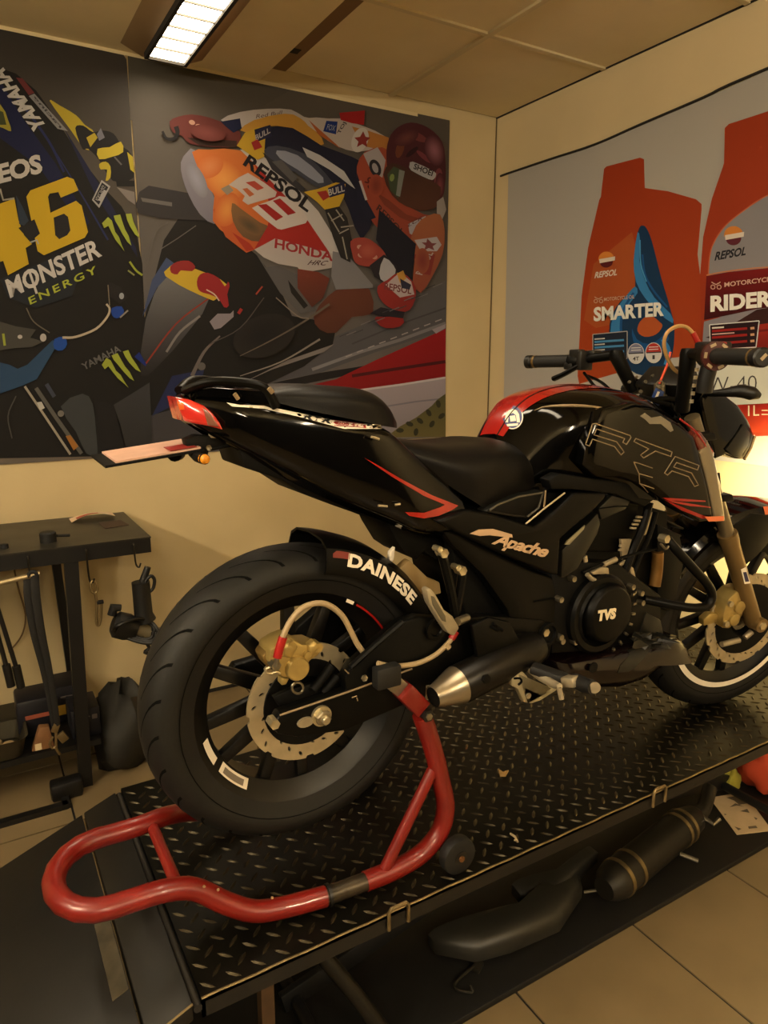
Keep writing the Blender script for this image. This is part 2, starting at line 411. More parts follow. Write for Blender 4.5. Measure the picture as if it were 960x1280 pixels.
P.text('ENERGY', (38, 381), (122, 341), (-3, -9), (158, 152, 44), .015, 0, 1.35)
P.poly([(127, 225), (138, 233), (124, 260), (115, 250)], (150, 134, 114)); P.poly([(127.5, 228), (135.5, 234), (123.5, 256), (117, 249.5)], (36, 31, 28)); P.poly([(130, 237), (134, 239), (126, 252), (122.5, 250)], (150, 134, 114))
P.text('RACING', (118.5, 249), (128, 231.5), (4, 2), (150, 134, 114), .0)
G = (146, 142, 44)
def claw(c, sc, a, col):
    ca, sa = math.cos(R(a))*sc, math.sin(R(a))*sc
    for pts in ([(-20, -10), (-13, -18), (-8, -14), (-3, 0), (2, 6), (6, 16), (10, 24), (6, 19), (-2, 10), (-8, 0), (-12, -7), (-17, -4)],
                [(-6, -20), (2, -22), (5, -14), (9, -4), (14, 4), (18, 16), (13, 12), (6, 2), (0, -8), (-4, -14)],
                [(9, -23), (16, -24), (19, -14), (24, -4), (28, 6), (22, 2), (15, -8), (11, -16)]):
        P.poly([(c[0]+x*ca-y*sa, c[1]+x*sa+y*ca) for x, y in pts], col)
claw((147, 290), 1.0, 3, G)
P.band([(162, 327), (170, 338), (178, 344)], 2.5, G); P.band([(160, 338), (168, 344)], 2, (130, 120, 60))
P.poly([(136, 370), (136, 352), (150, 358), (160, 372), (150, 380)], (36, 30, 26)); P.ell((152, 370), 3, 4, (150, 140, 124))
P.band([(135, 356), (137, 382)], 1.2, (120, 100, 74), 0); P.band([(33, 385), (42, 402), (62, 416)], 1.5, (100, 84, 62))
P.poly([(0, 402), (20, 408), (45, 412), (38, 422), (54, 427), (40, 434), (20, 435), (0, 438), (-60, 440), (-60, 390)], (66, 58, 46)); P.band([(4, 417), (6, 432)], 3, G, 0); P.ell((54, 422), 4, 5, (170, 150, 124)); P.ell((25, 421), 3, 2.5, (170, 150, 124))
P.poly([(0, 453), (12, 456), (22, 461), (34, 456), (66, 425), (72, 430), (46, 474), (28, 482), (0, 492), (-60, 500), (-60, 440)], (42, 60, 74))
P.poly([(68, 424), (80, 421), (84, 430), (78, 438), (68, 436)], (32, 62, 112), sm=2); P.poly([(140, 385), (152, 383), (155, 393), (146, 398), (140, 394)], (32, 56, 108), sm=2); P.poly([(168, 446), (174, 440), (183, 455), (182, 458)], (30, 40, 84))
P.band([(78, 422), (95, 421), (120, 411), (134, 396), (137, 386), (133, 380)], (3, 2.5), (172, 146, 110)); P.band([(150, 397), (160, 388)], 2, (140, 120, 96), 0)
P.text('YAMAHA', (105, 463), (152, 439), (-4, -8), (96, 86, 74), .02); claw((148, 463), .98, -8, G)
P.poly([(76, 508), (103, 492), (116, 505), (120, 540), (122, 567), (108, 567), (95, 540)], (58, 54, 47), sm=2)
P.poly([(142, 506), (165, 492), (187, 478), (191, 569), (160, 568), (150, 530)], (58, 52, 46), (44, 38, 32)); P.poly([(118, 500), (142, 506), (158, 568), (122, 567)], (32, 27, 23))
P.band([(31, 483), (48, 508), (88, 568)], 3, (150, 128, 98), 0); P.poly([(46, 503), (52, 502), (56, 510), (50, 513)], (176, 158, 130)); P.band([(45, 485), (70, 522), (102, 567)], 5, (84, 74, 60), 0)
P.poly([(82, 545), (88, 544), (98, 558), (92, 563)], (150, 92, 34)); P.ell((76, 517), 4, 4, (110, 96, 76)); P.band([(20, 495), (10, 520), (15, 548)], 1.5, (74, 66, 54)); P.band([(58, 480), (68, 496)], 5, (60, 58, 60), 0)
P.build(p1)

# ---- right race poster
p2 = thing('race_poster', (1.36, YP, 1.08), 'large poster of a rider leaning an orange race motorcycle with number 93', 'poster', 'race posters')
MB().box((.645, YP, 1.078), (2.078, YB_-.0015, 2.545)).build('sheet', M_sheet, p2)
P = Print(on_back, .00012)
P.poly([pxq(.645, 2.545), pxq(2.078, 2.545), pxq(2.078, 1.078), pxq(.645, 1.078)], (84, 70, 52), (98, 86, 74))
P.poly([pxq(.645, 2.545), pxq(1.3, 2.545), (300, 150), (200, 160), (163, 150)], (74, 64, 46), (86, 72, 56))
# track, kerb, bank
P.poly([(330, 480), (420, 420), (480, 395), (557, 350), (557, 412), (470, 440), (400, 466)], (92, 82, 72), (76, 68, 62))
P.band([(390, 462), (450, 440), (500, 425), (557, 404)], (4, 4), (120, 108, 96), 0); P.band([(440, 430), (500, 405), (557, 385)], 2, (70, 62, 56), 0)
P.poly([(330, 481), (400, 466), (470, 455), (430, 470), (380, 480)], (32, 27, 24))
P.poly([(376, 484), (420, 474), (470, 450), (557, 411), (557, 473), (500, 482), (440, 492)], (148, 28, 26), (124, 24, 22))
P.band([(440, 470), (490, 462), (557, 452)], 4, (74, 24, 22), 0); P.poly([(540, 412), (557, 405), (557, 410), (545, 417)], (150, 130, 118))
P.poly([(395, 492), (440, 489), (500, 480), (557, 471), (557, 546), (480, 548), (390, 530)], (158, 136, 124), (130, 112, 102)); P.band([(440, 489), (500, 481), (557, 472)], 2.5, (190, 168, 150), 0)
P.band([(470, 510), (520, 502), (557, 498)], 2, (120, 104, 100), 0)
P.poly([(482, 547), (500, 533), (520, 522), (540, 507), (546, 500), (557, 492), (557, 546)], (82, 72, 38), (104, 86, 44))
for k, (x, y) in enumerate(((500, 538), (512, 530), (525, 526), (536, 516), (548, 505), (520, 540), (540, 530), (552, 520))): P.ell((x, y), 5, 3, (52, 46, 28), 20*k, 8)
# motorcycle lower body
K2 = (36, 30, 24)
P.poly([(172, 480), (180, 400), (205, 300), (225, 270), (262, 272), (320, 318), (345, 350), (365, 395), (395, 400), (420, 410), (416, 430), (380, 458), (330, 482), (260, 498), (200, 520), (190, 552), (180, 540)], K2, (28, 24, 20))
P.poly([(172, 560), (186, 520), (240, 505), (280, 515), (260, 545), (210, 566)], (62, 54, 48)); P.poly([(190, 520), (215, 470), (255, 462), (250, 490), (200, 515)], (36, 38, 58))
P.poly([(176, 470), (182, 400), (205, 345), (225, 352), (262, 372), (235, 415), (200, 455)], (104, 94, 82), (38, 32, 28), sm=2)
P.poly([(178, 396), (190, 350), (208, 322), (222, 332), (196, 360)], (62, 66, 80)); P.band([(182, 455), (220, 405), (262, 372)], 2, (130, 46, 30)); P.band([(208, 440), (225, 415), (250, 395)], 3, (120, 104, 88)); P.band([(320, 368), (328, 358)], 2, (150, 60, 40), 0)
P.poly([(205, 340), (226, 326), (244, 336), (262, 343), (284, 356), (270, 374), (262, 374), (235, 362), (214, 350)], (182, 140, 38), sm=2)
P.poly([(213, 333), (222, 327), (236, 326), (244, 333), (240, 339), (226, 338), (222, 343), (214, 341)], (132, 38, 32), sm=2)
P.poly([(246, 352), (250, 343), (260, 341), (274, 348), (281, 358), (285, 352), (287, 358), (284, 368), (286, 382), (280, 384), (274, 374), (262, 368), (254, 366), (248, 362)], (136, 36, 32), sm=2)
P.band([(258, 362), (268, 368), (274, 376)], 1.5, (190, 150, 120)); P.poly([(262, 402), (272, 392), (288, 392), (292, 388), (292, 396), (276, 410), (268, 412)], (128, 110, 100)); P.band([(298, 392), (302, 386)], 4, (140, 40, 32), 0)
P.band([(240, 470), (255, 440), (275, 420)], (5, 2), (100, 84, 70)); P.ell((252, 458), 5, 5, (92, 80, 66))
P.poly([(318, 314), (332, 334), (348, 332), (375, 345), (396, 388), (376, 393), (350, 366)], (84, 74, 64)); P.poly([(360, 350), (385, 382), (380, 386), (364, 366)], K2)
P.band([(200, 312), (222, 298), (245, 282)], 1.2, (96, 84, 70), 0); P.band([(184, 330), (195, 290), (210, 278)], 1.5, (94, 82, 66))
P.poly([(392, 395), (410, 370), (440, 352), (462, 362), (466, 392), (440, 396), (420, 416), (400, 412)], (100, 52, 34), (82, 44, 30), sm=2)
P.poly([(418, 430), (405, 440), (340, 462), (300, 480), (360, 450)], (120, 104, 88))
# wing and nose
P.poly([(170, 255), (174, 240), (186, 232), (250, 244), (272, 276), (240, 275), (200, 273), (172, 266)], (52, 44, 38)); P.poly([(176, 247), (215, 253), (215, 258), (178, 252)], (96, 84, 70))
P.poly([(226, 203), (234, 190), (244, 188), (262, 232), (272, 262), (268, 280), (250, 268), (236, 244), (228, 222)], (126, 112, 102), (112, 98, 92), sm=2)
P.poly([(240, 190), (262, 187), (300, 188), (330, 216), (362, 262), (352, 296), (318, 312), (288, 296), (266, 276), (268, 245), (254, 220)], (186, 96, 40), (178, 84, 36), sm=2)
P.poly([(266, 262), (288, 250), (300, 290), (335, 300), (318, 312), (308, 316), (282, 296)], (170, 74, 34)); P.poly([(290, 290), (312, 304), (318, 312), (308, 314)], (150, 46, 28))
P.rad((280, 224), 30, 22, (212, 132, 58), (185, 95, 40), 40); P.rad((284, 262), 15, 22, (200, 120, 52), (180, 87, 37), 20); P.rad((262, 208), 14, 18, (196, 112, 60), (186, 94, 40), 60); P.rad((246, 225), 10, 24, (140, 128, 120), (122, 108, 99), -25)
P.poly([(290, 254), (300, 260), (325, 278), (340, 286), (326, 302), (304, 296), (291, 276)], (122, 82, 44), (96, 66, 40), sm=2); P.rad((312, 282), 18, 8, (82, 62, 38), (108, 73, 42), 35)
P.poly([(276, 236), (286, 231), (292, 238), (284, 244)], (134, 112, 84))
P.poly([(300, 187), (312, 186), (330, 196), (372, 236), (398, 264), (420, 300), (426, 322), (415, 332), (400, 318), (362, 262), (330, 216)], (176, 156, 132))
P.poly([(318, 205), (352, 240), (385, 276), (412, 316), (418, 324), (342, 302), (318, 311), (334, 284), (340, 262)], (148, 38, 28))
P.poly([(286, 231), (298, 222), (310, 216), (330, 228), (346, 240), (344, 246), (326, 251), (310, 256), (303, 251), (306, 245), (296, 236)], (176, 150, 124))
P.poly([(307, 228), (318, 226), (330, 235), (322, 238)], (158, 60, 40)); P.poly([(303, 236), (309, 235), (318, 243), (312, 246)], (166, 84, 44))
P.poly([(315, 260), (323, 256), (340, 250), (349, 245), (367, 248), (377, 260), (385, 274), (382, 279), (352, 287), (347, 286), (330, 273)], (182, 158, 132))
P.poly([(322, 256), (333, 255), (354, 271), (345, 276)], (140, 34, 28)); P.poly([(341, 251), (350, 248), (370, 266), (360, 269)], (140, 34, 28)); P.text('REPSOL', (303, 206), (384, 266), (9, -14), (34, 28, 25), .035)
P.poly([(318, 312), (344, 298), (420, 318), (424, 326), (414, 335), (396, 338), (378, 342), (372, 334), (348, 330), (330, 322)], (164, 142, 120))
P.text('HONDA', (343, 310), (416, 327), (1, -12), (140, 40, 36), .03); P.text('HRC', (384, 331), (409, 332), (2, -6), (70, 40, 34), .01, .4)
P.poly([(372, 336), (398, 340), (412, 348), (404, 372), (390, 384), (372, 360)], (110, 48, 32), (80, 42, 30))
P.poly([(416, 314), (434, 318), (466, 356), (466, 360), (420, 362), (414, 345)], (118, 106, 94))
# rider
P.poly([(212, 152), (222, 146), (240, 143), (262, 147), (282, 155), (300, 165), (298, 182), (270, 184), (238, 180), (228, 170), (216, 165)], (98, 46, 36), sm=2)
for (x, y) in ((240, 153), (248, 158), (258, 164)): P.ell((x, y), 4, 3, (170, 120, 90), 20, 10)
P.poly([(234, 172), (262, 174), (296, 176), (296, 184), (250, 182)], (58, 38, 28)); P.band([(203, 164), (208, 173), (218, 173), (222, 166), (220, 158)], (3, 6), (38, 32, 28))
P.poly([(276, 150), (300, 140), (334, 136), (364, 137), (380, 146), (400, 149), (425, 148), (432, 158), (410, 166), (376, 158), (340, 152), (300, 160)], (168, 146, 122), sm=2)
P.poly([(276, 152), (300, 148), (302, 160), (292, 166), (282, 158)], (34, 34, 48)); P.text('Red Bull', (320, 148), (352, 143), (1, -5), (90, 60, 50), .0)
P.poly([(300, 163), (318, 150), (356, 142), (376, 148), (402, 172), (400, 182), (362, 160), (334, 158), (322, 166)], (178, 122, 44), sm=2)
P.poly([(318, 176), (334, 160), (366, 160), (402, 182), (440, 196), (464, 215), (470, 262), (452, 300), (436, 262), (420, 232), (398, 212), (356, 186), (336, 188)], (34, 31, 38), sm=2)
P.poly([(378, 148), (420, 149), (450, 156), (484, 172), (486, 190), (470, 186), (446, 190), (420, 182), (400, 168)], (172, 148, 122), sm=2); P.poly([(440, 158), (462, 164), (486, 172), (486, 190), (470, 186), (452, 182)], (170, 104, 44))
P.poly([(386, 150), (420, 180), (426, 186), (398, 168)], (160, 80, 36)); P.poly([(408, 151), (422, 152), (420, 168), (404, 164)], (30, 44, 84)); P.text('FOX', (408, 162), (418, 164), (2, -7), (150, 140, 130), .0)
P.text('TOJ', (426, 168), (434, 154), (-5, -2), (60, 50, 46), .02)
st = [(454, 164), (457, 171), (463, 172), (458, 177), (459, 184), (453, 180), (446, 184), (448, 177), (443, 172), (450, 171)]
P.ell((450, 175), 10, 16, (190, 168, 142), 20); P.poly(st, (130, 44, 36))
P.poly([(424, 141), (456, 138), (455, 156), (440, 154), (426, 150)], (150, 30, 26))
P.poly([(296, 182), (306, 166), (324, 158), (332, 166), (330, 196), (322, 200)], (178, 132, 36)); P.poly([(318, 162), (338, 156), (340, 170), (320, 178)], (38, 34, 46)); P.text('BULL', (320, 176), (338, 166), (-1, -7), (160, 140, 120), .02); P.poly([(314, 178), (322, 174), (328, 184), (318, 188)], (140, 40, 30))
P.poly([(330, 188), (346, 182), (380, 192), (408, 218), (414, 230), (396, 234), (370, 216), (344, 204)], (64, 60, 60), sm=2); P.poly([(346, 188), (372, 194), (404, 222), (398, 229), (372, 212), (350, 198)], (132, 124, 118), sm=2); P.poly([(378, 184), (400, 194), (430, 214), (444, 236), (438, 232), (412, 212), (384, 196)], (172, 156, 136))
P.poly([(328, 190), (346, 204), (382, 236), (376, 240), (340, 212)], (52, 46, 42)); P.poly([(340, 202), (352, 200), (372, 222), (366, 228)], (84, 74, 64))
P.poly([(380, 240), (398, 236), (420, 228), (432, 230), (430, 246), (424, 258), (406, 262), (396, 252)], (182, 136, 36)); P.poly([(410, 235), (430, 227), (433, 241), (412, 247)], (36, 34, 50)); P.text('BULL', (411, 245), (431, 239), (-1, -8), (176, 156, 134), .02); P.poly([(396, 240), (408, 238), (412, 246), (404, 251)], (146, 44, 32))
P.poly([(406, 262), (424, 258), (434, 272), (440, 300), (438, 328), (426, 322), (416, 296)], (42, 36, 30))
for a, b in (((410, 266), (424, 290)), ((420, 262), (430, 276)), ((424, 292), (436, 286)), ((428, 296), (434, 324)), ((414, 276), (428, 268)), ((426, 284), (442, 282))): P.band([a, b], 1.6, (140, 124, 100), 0)
# torso
P.poly([(446, 208), (456, 190), (478, 184), (490, 196), (482, 222), (500, 250), (530, 268), (550, 272), (552, 292), (530, 300), (504, 306), (478, 292), (456, 262), (448, 236)], (152, 66, 40), (138, 58, 38), sm=2)
P.poly([(454, 192), (472, 184), (482, 200), (478, 222), (464, 214)], (160, 140, 122)); P.ell((469, 210), 7, 11, (44, 38, 36), -20); P.ell((469, 210), 3.5, 6.5, (150, 132, 116), -20)
P.poly([(446, 216), (456, 246), (470, 272), (460, 276), (446, 250)], (36, 33, 40)); P.text('REPSOL', (470, 262), (502, 296), (4, -7), (70, 40, 32), .02); P.band([(450, 226), (458, 250)], 3, (172, 150, 128), 0)
P.text('93', (454, 226), (462, 238), (9, -6), (92, 38, 28), .02)
P.poly([(470, 240), (486, 250), (508, 268), (534, 276), (530, 284), (500, 272), (480, 256)], (120, 52, 34)); P.poly([(510, 280), (532, 270), (536, 282), (520, 296), (512, 292)], (160, 142, 128)); P.text('LCR', (510, 284), (528, 274), (1, -5), (90, 50, 44), .01)
# helmet
P.poly([(483, 196), (486, 174), (496, 160), (514, 153), (536, 160), (553, 178), (557, 205), (556, 232), (548, 252), (530, 258), (505, 252), (488, 235)], (78, 36, 34), (66, 30, 28), sm=3)
for (x, y, rx, ry, a, c) in ((520, 170, 16, 5, 25, (110, 52, 44)), (500, 186, 5, 12, 15, (104, 54, 32)), (515, 190, 10, 3, -40, (50, 26, 26)), (530, 196, 12, 3, 40, (112, 50, 48)), (548, 222, 5, 12, 5, (112, 52, 48)), (508, 168, 5, 3, 0, (130, 70, 40))): P.ell((x, y), rx, ry, c, a, 12)
P.rad((543, 188), 12, 20, (150, 90, 84), (76, 36, 34), -15); P.rad((508, 172), 16, 9, (104, 56, 44), (78, 36, 34), -25); P.rad((550, 232), 6, 16, (118, 56, 52), (68, 31, 29))
P.poly([(479, 218), (490, 204), (512, 212), (546, 230), (551, 238), (546, 258), (530, 263), (508, 258), (490, 244)], (66, 40, 28), (84, 48, 32), sm=2)
P.poly([(484, 218), (492, 208), (506, 214), (498, 248), (488, 238)], (62, 66, 42)); P.poly([(499, 212), (506, 214), (500, 246), (495, 244)], (120, 112, 92)); P.ell((490, 222), 3, 5, (120, 124, 60), 10, 8)
P.poly([(512, 206), (516, 202), (542, 214), (545, 219), (542, 224), (536, 224), (514, 213)], (160, 146, 130), sm=2); P.text('SHOEI', (516.5, 211), (540, 220.5), (2, -7), (44, 34, 32), .025)
P.poly([(546, 252), (554, 246), (558, 262), (552, 276), (546, 270)], (150, 130, 108))
# near arm, glove, knee
P.poly([(520, 282), (534, 270), (550, 268), (556, 290), (553, 318), (540, 346), (526, 366), (516, 352), (518, 326), (512, 306)], (156, 88, 50), (140, 66, 44), sm=2)
P.poly([(518, 300), (546, 296), (552, 306), (546, 314), (526, 314)], (172, 150, 132)); P.poly([(534, 298), (540, 304), (546, 304), (541, 308), (543, 313), (536, 310), (530, 313), (532, 307), (527, 303), (533, 303)], (120, 60, 52))
P.poly([(516, 318), (544, 318), (538, 344), (528, 342)], (132, 50, 40)); P.text('REPSOL', (528, 344), (542, 316), (-9, -2), (176, 150, 128), .02)
P.poly([(474, 262), (520, 305), (514, 350), (496, 340), (470, 300)], (34, 30, 32))
P.poly([(438, 302), (448, 297), (462, 299), (478, 312), (482, 322), (474, 332), (456, 333), (444, 328), (440, 316)], (148, 60, 44), sm=2)
for (x, y) in ((450, 309), (451, 319), (468, 321)): P.ell((x, y), 4, 3, (182, 128, 100), 20, 10)
P.poly([(462, 332), (480, 318), (496, 332), (496, 344), (478, 352), (468, 346)], (46, 38, 36)); P.poly([(474, 342), (480, 322), (492, 332), (494, 342), (480, 352)], (164, 150, 136), sm=2)
P.poly([(472, 358), (484, 350), (500, 340), (516, 352), (520, 366), (516, 382), (506, 390), (486, 384), (474, 372)], (146, 46, 36), (132, 40, 32), sm=2)
P.poly([(482, 356), (500, 340), (514, 352), (518, 368), (500, 372)], (176, 150, 130)); P.poly([(496, 342), (504, 338), (508, 348), (500, 354)], (184, 126, 50)); P.text('REPSOL', (480, 362), (514, 368), (1, -9), (110, 50, 44), .02); P.poly([(500, 348), (514, 356), (512, 362), (502, 360)], (46, 42, 50))
P.poly([(462, 392), (476, 384), (506, 390), (504, 398), (480, 396)], (40, 32, 32)); P.poly([(470, 396), (504, 398), (500, 408), (482, 410), (472, 404)], (132, 36, 30), sm=2)
P.rad((330, 420), 40, 26, (30, 25, 22), (40, 33, 27), -20); pass
P.band([(300, 445), (340, 425), (380, 402), (412, 380)], (1, 3), (92, 76, 58)); P.band([(345, 372), (372, 395), (386, 398)], 1.4, (120, 100, 78)); P.band([(262, 430), (300, 410), (330, 372)], 1.2, (78, 66, 54)); P.band([(300, 470), (352, 452), (400, 424)], (1, 2.5), (128, 110, 90))
for k in range(9): P.band([(432+14*k, 446-5.5*k), (440+14*k, 443-5.5*k)], 1.4, (150, 134, 116), 0)
for k in range(14): P.band([(424+9*k, 421-5*k+(k % 3)*3), (436+9*k, 416-5*k+(k % 3)*3)], 1, (112, 100, 88) if k % 2 else (64, 58, 52), 0)
P.rad((470, 232), 9, 14, (120, 50, 34), (150, 65, 40)); P.rad((528, 326), 9, 16, (126, 52, 40), (146, 74, 46)); P.rad((460, 314), 12, 10, (164, 78, 56), (148, 60, 44)); pass
P.rad((260, 166), 22, 10, (120, 60, 48), (98, 46, 36), 10); pass
P.build(p2)

# ---- oil poster on the right wall
def pxr(y, z):
    d = Vector((XP, y, z))-CAM; zc = d.dot(fw); return (480+F_PX*d.dot(rt)/zc, 640-F_PX*d.dot(up)/zc)
p3 = thing('oil_poster', (XP, 1.6, 1.095), 'wide poster of orange and red oil bottles covering the right wall', 'poster')
top = [WX(px, py, X1) for px, py in ((636, 218), (690, 200), (745, 182), (800, 158), (880, 124), (960, 88))]
outl = [(.30, 1.095), (2.79, 1.095)]+[(q.y, q.z) for q in top]+[(.30, 2.42)]
q = MB(); q.prism([(X1-.0005, a, b) for a, b in outl], (-.0025, 0, 0)); q.build('sheet', M_sheet, p3)
MB().tube([(X1-.006, 2.87, 2.33)]+[(X1-.006, q.y, q.z+.004) for q in top]+[(X1-.006, .3, 2.425)], .005, 8, smooth=4).build('edge_cord', M_dark, p3)
INK = (1.05, .85, .58)
P = Print(on_right, .00012)
P.poly([pxr(a, b) for a, b in outl], (160, 142, 112), (168, 150, 122))
O1, O2 = (148, 48, 18), (158, 58, 20)
P.poly([(755, 211), (758, 208), (800, 197), (805, 199), (806, 235), (835, 239), (870, 249), (877, 255), (877, 262), (872, 318), (876, 350), (877, 443), (835, 448), (724, 480), (722, 470), (727, 370), (735, 310), (749, 250), (751, 246)], O1, O2)
P.poly([(742, 330), (790, 290), (800, 330), (790, 400), (745, 410), (730, 400)], (158, 70, 28))
B1, B2, B3 = (24, 46, 62), (52, 108, 134), (26, 70, 100)
P.poly([(799, 285), (803, 282), (808, 285), (815, 302), (826, 345), (838, 386), (843, 410), (841, 440), (832, 460), (815, 469), (795, 467), (778, 452), (764, 430), (762, 405), (770, 384), (784, 368), (794, 358), (792, 330), (795, 300)], B1, sm=3)
P.poly([(797, 290), (800, 300), (799, 325), (806, 350), (818, 372), (838, 392), (841, 404), (822, 390), (806, 372), (795, 352), (792, 325)], B2, sm=2)
P.band([(803, 318), (806, 342), (816, 362), (834, 384)], 2.5, B3); P.band([(800, 300), (801, 330), (808, 352)], 1.5, (70, 130, 150))
P.poly([(794, 358), (786, 366), (772, 384), (764, 405), (764, 428), (772, 442), (776, 420), (778, 398), (788, 378), (797, 366)], B2, sm=2); P.band([(792, 366), (780, 386), (776, 410), (780, 440)], 3, B3)
P.poly([(797, 414), (800, 402), (812, 394), (824, 402), (828, 408), (820, 418), (806, 421)], (168, 74, 30), sm=3)
P.poly([(790, 410), (796, 424), (812, 430), (828, 420), (832, 412), (836, 424), (824, 438), (804, 438), (792, 428)], B3, sm=2); P.band([(828, 424), (836, 438), (832, 456)], 5, B2)
def globe(c, r, dk):
    P.ell(c, r, r*.95, (196, 112, 40), -8, 20, 180, 360); P.poly([(c[0]-r*.9, c[1]), (c[0]+r*1.1, c[1]-r*.35), (c[0]+r*1.05, c[1]+r*.15), (c[0]-r*.85, c[1]+r*.5)], (206, 178, 140)); P.ell((c[0], c[1]+r*.35), r*.8, r*.7, dk, -10, 14, 0, 180)
globe((758, 324), 10, (84, 26, 22))
P.text('REPSOL', (743, 348), (771, 344), (1, -8), (208, 176, 138), .03, .15)
def motif(x, y, s_, col):
    for dx in (-1, 1):
        for k in range(8):
            a, b = R(45*k), R(45*(k+1)); P.band([(x+dx*s_*.55+s_*.38*math.cos(a), y+s_*.4+s_*.38*math.sin(a)), (x+dx*s_*.55+s_*.38*math.cos(b), y+s_*.4+s_*.38*math.sin(b))], s_*.16, col, 0)
        P.band([(x-dx*s_*.1, y), (x+dx*s_*.5, y-s_*.3), (x+dx*s_*.8, y-s_*.5)], s_*.18, col, 0)
motif(748, 374, 6, (190, 140, 100)); P.text('MOTORCYCLE OIL', (755, 376.5), (793, 373), (0, -4.5), (196, 150, 110), .01)
P.text('SMARTER', (742, 402), (830, 395), (0, -18), (222, 202, 164), .04)
P.poly([(741, 418), (784, 414), (784, 448), (741, 450)], (30, 34, 38))
for a, b in (((741, 418), (784, 414)), ((741, 450), (784, 448)), ((741, 418), (741, 450)), ((784, 414), (784, 448))): P.band([a, b], 1, (170, 150, 124), 0)
for k in range(4): P.band([(743, 424+7*k), (756, 423+7*k)], 1.5, (190, 170, 140), 0); P.band([(743, 427.5+7*k), (780, 425+7*k)], 2.6, (70, 120, 140), 0)
for c, tp in (((795, 442), (120, 110, 110)), ((817, 441), (166, 44, 30))):
    P.ell(c, 10.5, 13, (196, 178, 150)); P.ell(c, 9.6, 12, tp, 0, 20, 180, 360); P.band([(c[0]-9, c[1]), (c[0]+9, c[1]-1)], 1.5, (50, 44, 40), 0)
    for k in (1, 2): P.band([(c[0]-6, c[1]-3*k-1), (c[0]+6, c[1]-3*k-1.6)], 1, (210, 190, 160), 0)
P.text('4T', (791, 451), (799, 450.5), (0, -5), (60, 50, 44), .02); P.text('1', (815.5, 449), (818.5, 449), (0, -5), (60, 50, 44), .02)
# second bottle
P.poly([(906, 160), (911, 155), (960, 139), (1060, 100), (1075, 110), (1075, 180), (1130, 190), (1190, 215), (1180, 420), (1180, 540), (900, 546), (884, 540), (879, 500), (876, 420), (875, 345), (879, 296), (890, 248), (903, 210), (905, 204)], O1, (150, 50, 22))
P.poly([(884, 398), (886, 330), (891, 305), (906, 283), (930, 263), (960, 244), (1010, 226), (1060, 226), (1100, 260), (1120, 340), (1120, 400), (960, 390)], (124, 112, 98), (134, 118, 102))
P.band([(885, 350), (887, 322), (892, 304), (906, 283), (930, 263), (960, 244), (1010, 226)], 1.4, (176, 90, 50))
globe((917, 294), 12, (84, 30, 32)); P.text('REPSOL', (893, 326), (932, 319), (1, -11), (36, 30, 28), .035, .2)
P.poly([(883, 345), (910, 340), (960, 335), (1060, 332), (1120, 340), (1120, 400), (960, 386), (920, 392), (880, 400)], (118, 22, 16), (56, 14, 13))
P.band([(883, 344), (910, 339), (960, 334), (1060, 331)], 1.5, (190, 110, 60))
motif(895, 356, 7, (206, 150, 110)); P.text('MOTORCYCLE OIL', (905.5, 359), (985, 349), (0, -6), (210, 160, 120), .02)
P.text('RIDER', (888, 390), (965, 383), (0, -20), (232, 210, 170), .045)
P.poly([(880, 402), (910, 394), (947, 386), (1040, 376), (1180, 380), (1180, 470), (880, 470), (878, 430)], (128, 114, 102))
P.poly([(946, 387), (990, 380), (1060, 384), (1060, 400), (950, 408), (918, 404)], (54, 26, 20))
P.poly([(890, 424), (918, 410), (960, 404), (1100, 396), (1100, 440), (960, 446), (900, 440)], (164, 42, 22), (98, 22, 16)); P.band([(946, 414), (1000, 408)], 3, (110, 24, 16), 0); P.poly([(882, 422), (890, 419), (906, 418), (896, 424)], (44, 22, 18))
P.poly([(887, 406), (948, 401), (945, 433), (888, 436)], (40, 20, 18))
for a, b in (((887, 406), (949, 401)), ((945, 434), (888, 437)), ((887, 406), (888, 437)), ((949, 401), (945, 434))): P.band([a, b], 1.2, (206, 190, 160), 0)
P.band([(890, 410), (905, 409)], 2, (214, 190, 150), 0); P.band([(890, 418), (918, 416)], 1.6, (200, 150, 120), 0)
for k in range(3): P.band([(890, 414+8*k), (934, 410.5+8*k)], 3, (140, 30, 22), 0); P.band([(938, 410.5+8*k), (943, 410+8*k)], 3, (200, 140, 90), 0)
P.poly([(880, 444), (960, 442), (1100, 446), (1180, 440), (1180, 512), (1050, 508), (960, 504), (884, 508)], (206, 190, 150)); P.band([(890, 446), (960, 444), (1050, 448)], 2.5, (36, 28, 24))
P.text('10W-40', (862, 492), (946, 488), (0, -19), (70, 60, 48), -.012)
P.poly([(882, 508), (960, 505), (1050, 508), (1180, 512), (1180, 540), (960, 540), (884, 542)], (152, 30, 18), (170, 54, 22))
P.text('1L', (935, 520), (949, 519.5), (0, -13), (226, 190, 130), .0); P.band([(952, 513), (960, 513)], 1.2, (226, 190, 130), 0); P.band([(952, 518), (960, 518)], 1.2, (226, 190, 130), 0)
P.build(p3)
